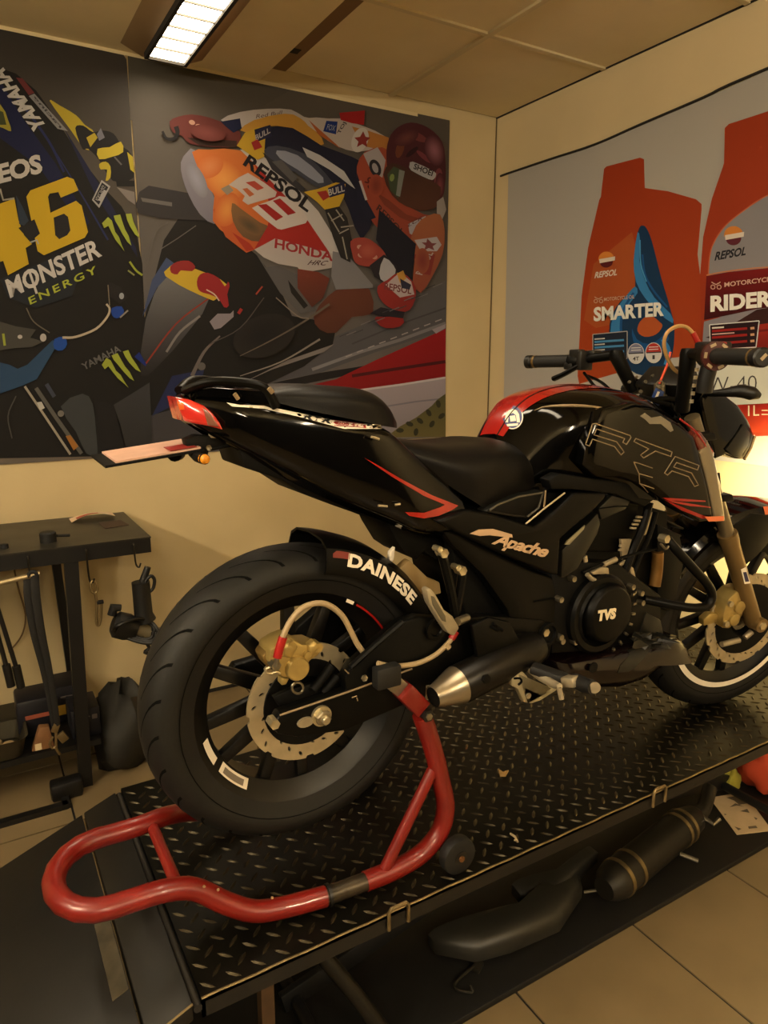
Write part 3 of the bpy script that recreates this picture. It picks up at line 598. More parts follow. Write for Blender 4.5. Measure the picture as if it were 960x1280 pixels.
# ================================================================= MOTORCYCLE LIFT
PZ = .46
M_plate = mat('tread_plate_steel', (27, 26, 21), .34, metal=.75, var=.25, scale=9, rvar=.12)
M_lug = mat('tread_lug_worn_steel', (66, 60, 46), .32, metal=.85, var=.3, scale=30)
M_edge = mat('worn_edge_steel', (140, 122, 86), .4, metal=.8, var=.35, scale=25)
M_liftk = mat('lift_black_paint', (10, 10, 9), .45, var=.3, scale=12, bump=.1)
M_base = mat('lift_base_black', (5, 5, 5), .55, var=.3, scale=8)
LX0, LX1, LY0, LY1 = .225, 2.30, .946, 1.60
lift = thing('motorcycle_lift', (1.2, (LY0+LY1)/2, 0), 'black steel scissor lift table with tread plate top carrying the motorcycle', 'lift')
MB().box((LX0, LY0, PZ-.008), (LX1, LY1, PZ)).build('platform', M_plate, lift)
sk = MB(); sk.box((LX0, LY0, PZ-.036), (LX1, LY0+.006, PZ-.001)); sk.box((LX0, LY1-.006, PZ-.036), (LX1, LY1, PZ-.001)); sk.box((LX0, LY0, PZ-.036), (LX0+.006, LY1, PZ-.001)); sk.box((LX1-.006, LY0, PZ-.036), (LX1, LY1, PZ-.001))
sk.build('side_skirt', M_liftk, lift)
ed = MB()
ed.tube([(LX0+.03*q, LY0+.001+.0008*math.sin(q*1.7), PZ-.0005) for q in range(int((LX1-LX0)/.03)+1)], .0022, 6)
ed.build('worn_edge', M_edge, lift)
lg = MB(); p_ = .0305; s2 = math.sqrt(.5)
for i in range(-90, 90):
    for j in range(-90, 90):
        x = LX0+.9+(i+j)*p_*s2; y = LY0+.3+(j-i)*p_*s2
        if not (LX0+.012 < x < LX1-.012 and LY0+.012 < y < LY1-.012): continue
        a = R(-45) if (i+j) % 2 else R(45)
        d = Vector((math.cos(a), math.sin(a), 0)); e = Vector((-d.y, d.x, 0)); c = Vector((x, y, PZ))
        L, Wd, h = .0150, .0042, .0022
        vs = [c-d*L, c-d*L*.45-e*Wd*.85, c+d*L*.45-e*Wd*.85, c+d*L, c+d*L*.45+e*Wd*.85, c-d*L*.45+e*Wd*.85,
              c-d*L*.5+Vector((0,0,h)), c+d*L*.5+Vector((0,0,h))]
        lg.add(vs, [(0,1,6),(1,2,7,6),(2,3,7),(3,4,7),(4,5,6,7),(5,0,6)])
lg.build('tread_pattern', M_lug, lift, kind='stuff', recalc=False, sharp=20)
# ramp
ra = R(22); rd = Vector((-math.cos(ra), 0, -math.sin(ra))); L = (PZ-.03)/math.sin(ra)
hp = Vector((LX0-.010, 0, PZ-.004))
def rq(t, y, dz=0): q = hp+rd*t; return Vector((q.x, y, q.z+dz))
rm = MB()
ring = []
for (t, dz) in ((.085, 0), (L, 0), (L, -.012), (.085, -.03)): ring.append((t, dz))
rm.prism([rq(t, LY0+.002, dz) for t, dz in ring], (0, LY1-LY0-.004, 0)); rm.build('ramp', M_liftk, lift, bevel=.002)
rh = MB(); rh.prism([rq(t, LY0+.002, dz) for t, dz in ((0.004, .001), (.080, .001), (.080, -.03), (.004, -.03))], (0, LY1-LY0-.004, 0)); rh.build('ramp_hinge_plate', M_liftk, lift, bevel=.002)
MB().tube([(hp.x+.004, LY0, PZ-.016), (hp.x+.004, LY1, PZ-.016)], .007, 10).build('ramp_hinge_rod', M_dark, lift)
MB().tube([rq(.004, LY0+.002, .001), rq(.08, LY0+.002, .001)], .002, 6).build('worn_edge', M_edge, lift)
MB().prism([rq(t, y, .0015) for t, y in ((.087, 1.06), (.115, 1.06), (.115, 1.30), (.087, 1.30))], (0, 0, -.001)).build('worn_patch', mat('worn_paint', (58, 53, 42), .45, var=.5, scale=30), lift)
# tie-down hooks on the edges
def hook(x, y, sgn):
    o = y-sgn*.004
    MB().tube([(x-.021, o, PZ-.03), (x-.021, o, PZ+.006), (x-.016, o, PZ+.013), (x+.016, o, PZ+.013), (x+.021, o, PZ+.006), (x+.021, o, PZ-.03)], .0035, 8).build('tie_down_loop', M_edge, lift)
for x in (.588, 1.305, 2.0): hook(x, LY0-.001, -1*-1)
for x in (.588, 1.305, 2.0): hook(x, LY1+.007, 1)
# base, scissor arms, hydraulic ram
BY0, BY1 = 1.03, 1.52
MB().box((.20, BY0, 0.0005), (2.33, BY1, .018)).build('base_plate', M_base, lift, bevel=.003)
M_arm = mat('scissor_arm_grease', (30, 27, 20), .45, metal=.5, var=.4, scale=14)
for y in (1.24, 1.40):
    MB().bar((.47, y, .05), (2.10, y, PZ-.05), .018, .05, (0,0,1)).build('scissor_arm', M_base, lift, bevel=.003)
    MB().bar((2.10, y+.022*(1 if y < 1.3 else -1), .05), (.47, y+.022*(1 if y < 1.3 else -1), PZ-.05), .018, .05, (0,0,1)).build('scissor_arm', M_base, lift, bevel=.003)
MB().tube([WY(398, 1188, 1.13), WY(440, 1238, 1.09), WY(488, 1300, 1.045)], .017, 14).build('ram_tube', M_arm, lift)
MB().box((.36, 1.055, .018), (.385, 1.08, PZ-.036)).build('support_leg', mat('rusty_leg', (66, 46, 26), .6, var=.4, scale=20), lift)
for x in (.50, 2.07):
    MB().tube([(x, 1.07, PZ-.05), (x, 1.48, PZ-.05)], .014, 12).build('pivot_shaft', M_base, lift)
    MB().tube([(x, 1.07, .05), (x, 1.48, .05)], .014, 12).build('pivot_shaft', M_base, lift)

# ================================================================= PADDOCK STAND
YB = 1.155
M_red = mat('stand_red_paint', (112, 20, 13), .36, var=.18, scale=18, coat=.2)
M_rub = mat('black_rubber', (8, 8, 7), .62, var=.2, scale=30)
M_steel = mat('bare_steel', (150, 142, 122), .35, metal=.9, var=.2, scale=30)
M_blk = mat('black_plastic', (10, 10, 9), .42, var=.15, scale=25)
stand = thing('paddock_stand', (.4, YB, PZ), 'red tubular rear paddock stand lifting the motorcycle rear wheel', 'stand')
HW, HN = .150, .097
def sd(x, o, z, s): return Vector((x, YB+s*o, z))
for s in (-1, 1):
    pts = [sd(.30, .115, .536, s), sd(.345, .125, .505, s), sd(.40, .132, .492, s)]
    rear = [sd(.395, .132, .493, s), sd(.345, .125, .503, s), sd(.30, .113, .530, s), sd(.25, .100, .570, s), sd(.20, HN, .585, s)]
    if s > 0: rear = [sd(.43, .165, .50, s), sd(.36, .165, .52, s), sd(.30, .142, .552, s), sd(.25, .112, .578, s), sd(.20, HN, .585, s)]
    MB().tube([sd(.475, .142, .489, s)]+rear[0:]+[sd(.13, HN-.002, .588, s)], .0185, 14, smooth=5).build('side_tube', M_red, stand)
    MB().tube([sd(.47, .1415, .489, s), sd(.56, .1475, .4895, s)], .0165, 14).build('adjuster_sleeve', mat('worn_sleeve', (70, 62, 50), .4, metal=.7, var=.5, scale=40), stand)
    MB().tube([sd(.478, .142, .489, s), sd(.484, .1425, .489, s)], .0205, 14).build('clamp_ring', M_blk, stand)
    MB().tube([sd(.555, .147, .4895, s), sd(.62, .15, .492, s), sd(.68, .15, .503, s), sd(.722, .15, .535, s), sd(.735, .15, .585, s), sd(.722, .15, .65, s), sd(.700, .15, .73, s), sd(.676, .15, .80, s)], .0185, 14, smooth=5).build('upright_tube', M_red, stand)
    MB().tube([sd(.595, .15, .500, s), sd(.713, .15, .692, s)], .0115, 12).build('diagonal_brace', M_red, stand)
    wh = MB(); wy = YB+s*.150; wc = Vector((.742, wy-(.0 if s > 0 else .0)+s*.032, PZ+.0375))
    wh.lathe([(-.013, .004), (-.013, .028), (-.011, .036), (-.006, .0375), (.006, .0375), (.011, .036), (.013, .028), (.013, .004)], wc, n=32)
    wo = wh.build('castor_wheel', M_rub, stand)
    hb = MB(); hb.lathe([(-.0145, 0.0), (-.0145, .014), (.0145, .014), (.0145, 0)], wc, n=20); hb.build('wheel_hub', M_blk, wo)
    MB().lathe([(-.018, 0.0), (-.018, .006), (.03, .006), (.03, 0)], wc if s < 0 else wc-Vector((0, .012, 0)), n=10).build('axle_bolt', mat('rusty_bolt', (120, 80, 44), .5, metal=.6), wo)
    # head bracket
    b = MB(); b.bar(sd(.672, .150, .815, s), sd(.632, .150, .862, s), .034, .034, (0,1,0)); b.build('support_arm', M_red, stand, bevel=.003)
    b = MB(); b.bar(sd(.637, .150, .856, s), sd(.607, .150, .885, s), .030, .012, (0,1,0)); b.build('support_blade', M_steel, stand, bevel=.002)
    b = MB(); b.cbox(sd(.600, .150, .895, s), (.050, .024, .040)); b.build('rubber_pad', M_rub, stand, bevel=.004)
    b = MB(); b.lathe([(-.024, 0), (-.024, .012), (.024, .012), (.024, 0)], sd(.676, .150, .806, s), n=6); pb = b.build('pivot_bolt', M_blk, stand)
    MB().lathe([(-.027, 0), (-.027, .007), (.027, .007), (.027, 0)], sd(.676, .150, .806, s), n=6).build('bolt_head', M_steel, pb)
lp = [sd(.14, HN-.002, .588, -1)]+[Vector((.125-.080*math.sin(R(a)), YB-(HN-.002)*math.cos(R(a)), .588)) for a in range(0, 181, 20)]+[sd(.14, HN-.002, .588, 1)]
MB().tube(lp, .0188, 14).build('handle_loop', M_red, stand)
MB().tube([sd(.225, HN, .580, -1), sd(.225, HN, .580, 1)], .0105, 12).build('cross_bar', M_red, stand)
ch = MB()
for (x, z, a) in ((.285, .556, .3), (.262, .572, .9), (.375, .512, .1)):
    ch.lathe([(0, 0.0), (.0, .0026)], sd(x, .108+(.015 if x > .3 else 0)+.0185*.72, z+.0185*.70, -1), (0, -.72, .70), n=7)
ch.build('chipped_paint', mat('chip_primer', (130, 98, 60), .7), stand)

# ================================================================= THINGS UNDER THE LIFT
M_muf = mat('dusty_silencer', (34, 31, 24), .5, metal=.4, var=.35, scale=18)
t = thing('exhaust_silencer', (1.55, 1.12, .02), 'dusty old exhaust silencer lying on the lift base under the platform', 'exhaust')
a, b = Vector((1.36, 1.105, .075)), Vector((1.78, 1.165, .085)); d = (b-a).normalized()
q = MB(); q.tube([a-d*.03, a, a+d*.02, a+d*.022, b-d*.06, b-d*.058, b, b+d*.03], [.030, .046, .050, .050, .050, .050, .042, .022], 24); q.build('silencer_can', M_muf, t)
for k in (.03, .085, .33, .36): 
    q = MB(); q.tube([a+d*k, a+d*(k+.012)], .0525, 24); q.build('clamp_band', M_edge, t)
q = MB(); q.tube([b+d*.02, b+d*.07, b+d*.14+Vector((0, .02, .03))], [.024, .022, .022], 14, smooth=4); q.build('inlet_pipe', M_muf, t)
q = MB(); q.tube([a+d*.25+Vector((.02, -.05, -.01)), a+d*.27+Vector((.03, -.09, -.02))], .006, 8); q.build('mount_stud', M_steel, t)
q = MB(); q.tube([b+d*.02+Vector((.0, -.02, .01)), b+d*.02+Vector((.01, -.055, .0)), b+d*.045+Vector((.01, -.06, .01))], .007, 8); q.build('hanger_hook', M_steel, t)
M_cowl = mat('faded_black_plastic', (32, 31, 26), .45, var=.25, scale=10)
t = thing('plastic_cowl', (1.1, 1.12, .02), 'faded black plastic fairing piece lying on the lift base beside the silencer', 'fairing')
pts = [WZ(*p, .06) for p in ((535, 1168), (600, 1152), (640, 1158), (690, 1125), (706, 1088), (722, 1086), (728, 1110), (700, 1152), (640, 1178), (596, 1190), (545, 1180))]
q = MB(); q.pillow(pts, (0, 0, .035), (0, 0, -.03)); q.build('shell', M_cowl, t, sharp=50)
pts2 = [WZ(*p, .075) for p in ((640, 1105), (668, 1112), (705, 1085), (738, 1058), (748, 1066), (722, 1092), (690, 1122), (650, 1118))]
q = MB(); q.pillow(pts2, (0, 0, .02), (0, 0, -.03)); q.build('duct', M_cowl, t, sharp=50)
q = MB(); q.tube([WZ(730, 1115, .04), WZ(750, 1113, .05), WZ(765, 1120, .04)], .004, 8, smooth=4); q.build('mount_wire', M_steel, t)
o = MB(); o.tube([WZ(*p, z) for p, z in (((592, 1208), .03), ((575, 1222), .027), ((568, 1232), .025), ((574, 1238), .025), ((590, 1240), .025), ((588, 1232), .03))], .0035, 8, smooth=4)
o = o.build('bent_wire_hook', M_muf, org=WZ(580, 1225, .018)); tag(o, 'small bent wire hook on the lift base in front of the black fairing piece', 'hook')
o = MB(); o.cbox((0, 0, 0), (.03, .02, .012), Matrix.Rotation(.5, 3, 'Z')); o.xform(Matrix.Translation(WZ(597, 1208, .025)))
o = o.build('metal_block', M_muf, org=WZ(597, 1208, .025), bevel=.002); tag(o, 'small dark metal block beside the bent wire hook', 'block')
# paper sheet with printed picture
t = thing('printed_sheet', tuple(WZ(920, 1015, .019)), 'soiled white sheet with a faded print lying flat on the lift base', 'paper')
M_pap = mat('sheet_paper', (196, 172, 134), .8, var=.1, scale=15)
cs = [(887, 997), (930, 990), (965, 1038), (921, 1043)]
q = MB(); q.prism([WZ(*p, .0205) for p in cs], (0, 0, -.002)); q.build('sheet', M_pap, t)
q = MB()
for pg in (((908, 997), (925, 994), (936, 1004), (924, 1006), (918, 1001)), ((912, 1009), (919, 1004), (930, 1008), (921, 1007)), ((925, 1014), (934, 1011), (937, 1016)), ((935, 1033), (945, 1032), (947, 1035), (936, 1036)), ((942, 1021), (947, 1023), (945, 1025)), ((905, 1017), (909, 1018), (906, 1019)), ((918, 1033), (927, 1036), (923, 1038))):
    q.poly([WZ(*p, .0208) for p in pg])
q.build('print', mat('sheet_ink', (96, 84, 64), .8), t)
# orange and yellow rag bundle at the right
def cloth(name, c, r, m, label, sq=(1, 1, .6), seed=0):
    rr = random.Random(seed); rows = []
    for i in range(11):
        th = math.pi*i/10*.5+.0001 if False else math.pi*i/10; row = []
        for k in range(18):
            ph = 2*math.pi*k/18
            s_ = 1+.16*math.sin(3*ph+i*.9+seed)+.10*math.sin(5*ph-i*1.3+seed*2)+rr.uniform(-.05, .05)
            z = math.cos(th)*r*sq[2]
            row.append(Vector(c)+Vector((math.sin(th)*math.cos(ph)*r*s_*sq[0], math.sin(th)*math.sin(ph)*r*s_*sq[1], max(z*s_, -r*sq[2]*.55))))
        rows.append(row)
    q = MB(); q.grid(rows, closed_v=True)
    base = Vector((c[0], c[1], c[2]-r*sq[2]*.55))
    o = q.build(name, m, org=base, sharp=60); tag(o, label, 'rag'); return o
cloth('rag', (2.235, 1.215, .075), .085, mat('orange_cloth', (180, 62, 28), .85), 'crumpled orange rag under the lift at the right edge', (1, .8, 1.0), 2)
cloth('rag', (2.12, 1.262, .047), .035, mat('yellow_cloth', (150, 142, 46), .85), 'small crumpled yellow-green rag beside the orange rag', (1.1, .8, 1.2), 5)

# ================================================================= WORKBENCH AND WHAT HANGS FROM IT
BZ = .862
M_bt = mat('bench_top_dark', (42, 39, 31), .45, var=.35, scale=7, rvar=.15)
M_bk = mat('bench_black_steel', (11, 10, 9), .45, var=.2, scale=20)
bench = thing('workbench', (-.2, 2.66, 0), 'black steel workbench with dark worn top against the back wall', 'workbench')
MB().prism([(-1.2, 2.42, BZ), (.505, 2.42, BZ), (.505, 2.90, BZ), (-1.2, 2.90, BZ)], (0, 0, -.005)).build('bench_top', M_bt, bench)
q = MB(); q.box((-1.2, 2.422, BZ-.055), (.503, 2.43, BZ-.005)); q.box((-1.2, 2.885, BZ-.055), (.503, 2.90, BZ-.005)); q.box((.495, 2.43, BZ-.012), (.503, 2.885, BZ-.005)); q.build('apron', M_bk, bench)
for (x, y, wd) in ((.249, 2.436, .042), (.237, 2.862, .030), (-1.1, 2.432, .036), (-1.1, 2.862, .034)):
    MB().bar((x, y, BZ-.055), (x+(-.02 if y < 2.6 else .026), y, 0.001), wd, .034, (0, 1, 0)).build('leg', M_bk, bench)
MB().box((-1.15, 2.425, .145), (.29, 2.88, .165)).build('lower_shelf', M_bk, bench)
MB().box((-1.12, 2.318, .0), (.16, 2.345, .018)).build('foot_rail', M_bk, bench)
for (x, y) in ((.155, 2.33), (-1.1, 2.33)): MB().box((x-.012, y-.01, 0.001), (x+.012, 2.45, .018)).build('foot_spur', M_bk, bench)
o = MB().prism([(.39, 2.62, BZ+.0005), (.475, 2.64, BZ+.0005), (.465, 2.74, BZ+.0005), (.385, 2.73, BZ+.0005)], (0, 0, .0015)).build('dark_card', mat('brown_card', (58, 40, 26), .7), org=(.43, 2.68, BZ)); tag(o, 'dark brown card lying flat near the right end of the bench', 'card')
q = MB(); q.lathe([(0, 0), (.0, .026), (.030, .026), (.034, .022), (.034, 0)], (.195, 2.52, BZ), (0, 0, 1), 20)
t = thing('rubber_cap', (.195, 2.52, BZ), 'black round cap with a short stub on the bench top', 'cap'); q.build('cap', M_rub, t)
MB().tube([(.222, 2.52, BZ+.018), (.262, 2.53, BZ+.012)], .005, 8).build('stub', M_rub, t)
q = MB(); q.lathe([(0, 0), (0, .013), (.014, .012), (.015, 0)], (.065, 2.50, BZ), (0, 0, 1), 14); o = q.build('grommet', M_rub, org=(.065, 2.50, BZ)); tag(o, 'small black grommet near the left end of the bench', 'grommet')
rows = [[Vector((.30+.155*i/8, 2.79+.075*j/2-.02*(i/8-.4)**2, BZ+.002+.020*math.sin(math.pi*i/8)*(1-.25*j)+(.001*i))) for j in range(3)] for i in range(9)]
t = thing('sticker_strip', (.37, 2.82, BZ), 'curled white and red sticker lying at the back of the bench', 'sticker')
q = MB(); q.grid(rows); q.build('strip', mat('sticker_white', (214, 190, 160), .6), t, recalc=False)
q = MB(); q.grid([[rows[i][j]+Vector((0, 0, .0012)) for j in (0, 1)] for i in range(1, 6)]); q.build('print', mat('sticker_red', (170, 52, 36), .6), t, recalc=False)
M_hk = mat('hook_wire', (40, 36, 28), .4, metal=.8)
def s_hook(x, z0, z1, label):
    q = MB(); q.tube([(x, 2.424, BZ-.02), (x, 2.412, BZ-.018), (x, 2.410, z0), (x+.002, 2.408, z1), (x+.010, 2.402, z1-.010), (x+.016, 2.400, z1+.004)], .003, 8, smooth=4)
    o = q.build('wire_hook', M_hk, org=(x, 2.42, BZ-.02)); tag(o, label, 'hook', 'wire hooks on the bench apron'); return o
s_hook(.124, BZ-.05, .785, 'wire hook on the bench apron holding the black strap')
s_hook(.295, BZ-.05, .745, 'wire hook on the bench apron holding the steel snap hook')
s_hook(.445, BZ-.05, .775, 'wire hook at the right end of the bench apron holding the heat gun')
# T-handle wrench
t = thing('tee_wrench', (.02, 2.40, .775), 'T-handled wrench with bright bar hanging from the bench front', 'wrench')
MB().tube([(-.10, 2.395, .762), (.152, 2.395, .792)], .0085, 10).build('tee_bar', mat('polished_steel', (214, 196, 156), .3, metal=.9), t)
for dx, zb, r in ((-.005, .435, .007), (.022, .425, .007)):
    MB().tube([(.0+dx*.6, 2.395, .775), (.035+dx, 2.395, zb+.07)], r, 10).build('shaft', M_bk, t)
    MB().tube([(.035+dx, 2.395, zb+.075), (.042+dx, 2.395, zb)], .0125, 12).build('socket', M_bk, t)
# strap
t = thing('tie_down_strap', (.13, 2.40, .775), 'folded black tie-down strap with buckle hanging under the bench', 'strap')
M_web = mat('black_webbing', (12, 11, 10), .75, bump=.3, bscale=250)
for k, (dx, dy) in enumerate(((0, 0), (.018, -.006))):
    pts = [(.118+dx, 2.396+dy, .79), (.112+dx*1.2, 2.39+dy, .72), (.118+dx*1.1, 2.388+dy, .60), (.132+dx*.9, 2.388+dy, .48), (.142+dx*.7, 2.39+dy, .36), (.146+dx*.6, 2.39+dy, .27)]
    q = MB(); q.tube(pts, [.013, .013, .012, .010, .009, .008], 10, smooth=5, flat=.3); q.build('webbing', M_web, t)
q = MB(); q.tube([(.118, 2.392, .786), (.124, 2.390, .800), (.138, 2.388, .800), (.144, 2.388, .786)], .006, 8, smooth=3); q.build('loop', M_web, t)
M_bkl = mat('buckle_steel', (150, 132, 96), .35, metal=.9)
q = MB(); q.cbox((.150, 2.388, .262), (.020, .012, .030), Matrix.Rotation(.4, 3, 'Y')); q.cbox((.168, 2.386, .225), (.026, .014, .034), Matrix.Rotation(-.5, 3, 'Y')); q.tube([(.15, 2.388, .25), (.145, 2.386, .19), (.155, 2.386, .165)], .005, 8); q.build('buckle', M_bkl, t, bevel=.002)
q = MB(); q.tube([(.14, 2.386, .235), (.128, 2.384, .215), (.135, 2.384, .195), (.146, 2.384, .20)], .004, 8, smooth=3); q.build('buckle_ring', M_bkl, t)
# snap hook
t = thing('snap_hook', (.30, 2.40, .74), 'steel snap hook hanging from the middle wire hook under the bench', 'hook')
q = MB(); q.tube([(.305, 2.402, .742), (.298, 2.40, .728), (.298, 2.40, .708), (.308, 2.40, .698), (.318, 2.40, .708), (.316, 2.40, .728)], .0035, 8, closed=True, smooth=3); q.build('ring', M_bkl, t)
q = MB(); q.tube([(.310, 2.40, .70), (.312, 2.40, .66), (.306, 2.40, .60), (.312, 2.40, .585), (.320, 2.40, .61), (.326, 2.40, .66)], .005, 8, smooth=4); q.build('hook_body', M_bkl, t)
q = MB(); q.cbox((.322, 2.40, .665), (.022, .012, .012)); q.build('latch', M_bk, t, bevel=.002)
# heat gun
t = thing('heat_gun', (.45, 2.40, .60), 'black corded heat gun with grey nozzle hanging from the right end of the bench', 'tool')
M_gun = mat('gun_black', (9, 9, 8), .5)
q = MB(); q.tube([(.455, 2.395, .715), (.457, 2.395, .60), (.462, 2.395, .575)], [.030, .031, .036], 16); q.build('handle', M_gun, t)
q = MB(); q.tube([(.463, 2.395, .715), (.474, 2.393, .745), (.482, 2.393, .765)], [.014, .012, .011], 12); q.build('cord_sleeve', M_gun, t)
q = MB(); q.tube([(.468, 2.385, .715), (.486, 2.38, .735), (.498, 2.38, .72), (.492, 2.382, .69), (.475, 2.385, .675)], .006, 8, smooth=4); q.build('hanging_loop', M_gun, t)
a = Vector((.355, 2.395, .585)); b = Vector((.428, 2.39, .552))
q = MB(); q.tube([a, a*.85+b*.15, a*.4+b*.6, b], [.030, .045, .046, .036], 18); q.build('body', M_gun, t)
q = MB(); q.tube([b, b+(b-a)*1.3], [.027, .025], 18); q.build('nozzle', mat('gun_grey', (104, 94, 70), .5), t)
q = MB(); q.tube([a+Vector((0, 0, .03)), a+Vector((.008, 0, .055)), a+Vector((.03, 0, .05))], [.016, .018, .012], 10); q.build('plug', M_gun, t)
q = MB()
for i in range(3):
    pts = [Vector((.42+.075*math.cos(R(aa))*(.75+.1*i), 2.368-.012*i+.03*math.sin(R(aa)*2), .565+.042*math.sin(R(aa))*(.75+.1*i)-.02*math.cos(R(aa)))) for aa in range(0, 360, 30)]
    q.tube(pts, .006, 8, closed=True, smooth=3)
q.tube([(.44, 2.36, .53), (.46, 2.36, .49), (.445, 2.36, .475), (.475, 2.36, .46)], .006, 8, smooth=4)
q.build('cord', M_gun, t)
# battery boxes and tray on the lower shelf
M_box = mat('dark_blue_box', (12, 13, 24), .5, var=.15, scale=8)
M_lab = mat('box_yellow_label', (178, 142, 44), .6); M_labw = mat('box_print', (92, 84, 84), .6)
def battery(x0, x1, y0, z0, h, label):
    d = .14; t = thing('battery_carton', ((x0+x1)/2, y0+d/2, z0), label, 'box')
    MB().box((x0, y0, z0), (x1, y0+d, z0+h)).build('carton', M_box, t, bevel=.004)
    wd = x1-x0
    MB().box((x0+wd*.12, y0-.001, z0+h*.22), (x0+wd*.38, y0-.0002, z0+h*.50)).build('yellow_label', M_lab, t)
    q = MB(); q.box((x0+wd*.25, y0-.001, z0+h*.70), (x0+wd*.65, y0-.0002, z0+h*.74)); q.box((x0+wd*.72, y0-.001, z0+h*.60), (x0+wd*.9, y0-.0002, z0+h*.76)); q.build('print', M_labw, t)
    return t
t = thing('blue_carton', (.10, 2.62, .165), 'dark blue carton with a red printed line at the left end of the row', 'box')
MB().box((.045, 2.55, .165), (.155, 2.69, .305)).build('carton', M_box, t, bevel=.012)
MB().box((.07, 2.549, .235), (.145, 2.5498, .250)).build('print_line', mat('box_red_print', (140, 70, 50), .6), t)
battery(.165, .268, 2.615, .165, .135, 'dark blue battery carton with yellow label behind the strap')
battery(.205, .298, 2.46, .165, .105, 'lower dark blue battery carton with yellow label beside the bench leg')
t = thing('steel_tray', (-.04, 2.50, .165), 'shallow grey steel tray of small parts on the lower shelf', 'tray')
M_tray = mat('tray_steel', (64, 60, 48), .35, metal=.7, var=.2, scale=15)
def rrect(x0, y0, x1, y1, r, z, n=5):
    out = []
    for cx, cy, a0 in ((x1-r, y1-r, 0), (x0+r, y1-r, 90), (x0+r, y0+r, 180), (x1-r, y0+r, 270)):
        for k in range(n+1): a = R(a0+90*k/n); out.append(Vector((cx+r*math.cos(a), cy+r*math.sin(a), z)))
    return out
q = MB(); q.grid([rrect(-.16, 2.43, .050, 2.58, .03, .168), rrect(-.175, 2.42, .065, 2.595, .035, .232), rrect(-.18, 2.415, .070, 2.60, .037, .235), rrect(-.172, 2.424, .062, 2.590, .033, .230), rrect(-.155, 2.435, .045, 2.575, .03, .172)], closed_v=True)
q.add(rrect(-.16, 2.43, .050, 2.58, .03, .168), [tuple(range(24))]); q.build('tray', M_tray, t)
for (x, y, s_, lab) in ((.01, 2.50, .022, 'pale round part lying in the steel tray'), (-.02, 2.54, .016, 'smaller pale part behind the round one in the tray')):
    q = MB(); q.lathe([(0, 0), (0, s_), (s_*.9, s_*.8), (s_, s_*.3), (s_, 0)], (x, y, .173), (0, 0, 1), 12); o = q.build('machine_part', mat('pale_part', (150, 128, 92), .5, var=.3, scale=40), org=(x, y, .173)); tag(o, lab, 'part')
t = thing('parts_packet', (.085, 2.46, .165), 'brown paper packet with white tag on the edge of the lower shelf', 'packet')
q = MB(); q.prism([(.075, 2.44, .17), (.145, 2.44, .166), (.135, 2.44, .245), (.105, 2.44, .25)], (0, .03, 0)); q.build('packet', mat('brown_packet', (120, 82, 48), .7, var=.2), t, bevel=.003)
MB().box((.086, 2.4375, .172), (.106, 2.4395, .195)).build('white_tag', mat('tag_white', (210, 190, 150), .7), t)
o = MB(); o.cbox((.165, 2.40, .032), (.10, .06, .06)); o = o.build('black_case', M_bk, org=(.165, 2.40, .001), bevel=.01); tag(o, 'low black plastic case on the floor at the foot of the bench', 'case')
q = cloth('sack', (.39, 2.55, .105), .145, mat('dark_sack', (28, 26, 20), .7, var=.3, scale=9), 'dark crumpled sack on the floor at the right of the bench', (.80, .9, 1.25), 3); q['category'] = 'sack'
o = MB(); o.cbox((.012, 2.895, .990), (.03, .04, .05)); o.cbox((.018, 2.885, .965), (.018, .03, .03)); o = o.build('wall_clip', M_bk, org=(.012, 2.9, .99), bevel=.006); tag(o, 'small black clip fixed to the back wall above the bench', 'clip')
q = MB(); q.tube([(.09, 2.905, .80), (.105, 2.905, .62), (.12, 2.905, .50), (.10, 2.905, .42), (.05, 2.905, .36)], .003, 6, smooth=5); o = q.build('thin_cable', mat('tan_cable', (110, 88, 56), .6), org=(.1, 2.905, .8)); tag(o, 'thin tan cable hanging on the wall below the bench', 'cable')

# litter on the platform
q = MB(); q.pillow([WZ(*p, PZ+.006) for p in ((622, 961), (628, 966), (636, 963), (632, 970), (625, 970))], (0, 0, .003), (0, 0, -.002)); o = q.build('dry_leaf', mat('leaf_tan', (150, 118, 66), .8), org=WZ(629, 967, PZ)); tag(o, 'small dry tan leaf lying on the tread plate', 'leaf')
q = MB(); q.tube([WZ(638, 1042, PZ+.004), WZ(644, 1046, PZ+.005), WZ(647, 1052, PZ+.004), WZ(643, 1050, PZ+.004)], .0025, 6); o = q.build('paper_scrap', mat('scrap_pale', (168, 150, 116), .8), org=WZ(644, 1048, PZ)); tag(o, 'tiny pale scrap lying on the tread plate right of the stand wheel', 'scrap')
# ================================================================= MOTORCYCLE
moto = thing('motorcycle', (1.15, YB, PZ), 'black naked sport motorcycle with red tank stripe raised on a rear stand', 'motorcycle')
M_gloss = mat('gloss_black', (3, 3, 3), .08, spec=.30)
M_maroon = mat('gloss_dark_maroon', (12, 5, 6), .16, spec=.5)
M_satin = mat('satin_black', (6, 6, 5), .40, var=.1, scale=20, spec=.14)
M_matte = mat('matte_black', (5, 5, 4), .6, var=.15, scale=25, spec=.15)
M_seat = mat('seat_vinyl', (8, 7, 7), .42, bump=.12, bscale=500, spec=.2)
M_grey = mat('grey_panel', (20, 20, 17), .34, spec=.35)
M_silv = mat('silver_trim_and_glint', (190, 176, 146), .3, metal=.6)
M_alu = mat('cast_aluminium', (168, 156, 130), .42, metal=.55, var=.12, scale=40)
M_zinc = mat('zinc_bolt', (196, 184, 152), .28, metal=.8)
M_gold = mat('gold_anodised', (176, 152, 90), .36, metal=.55, var=.12, scale=40)
M_fork = mat('bronze_fork', (126, 102, 62), .38, metal=.5)
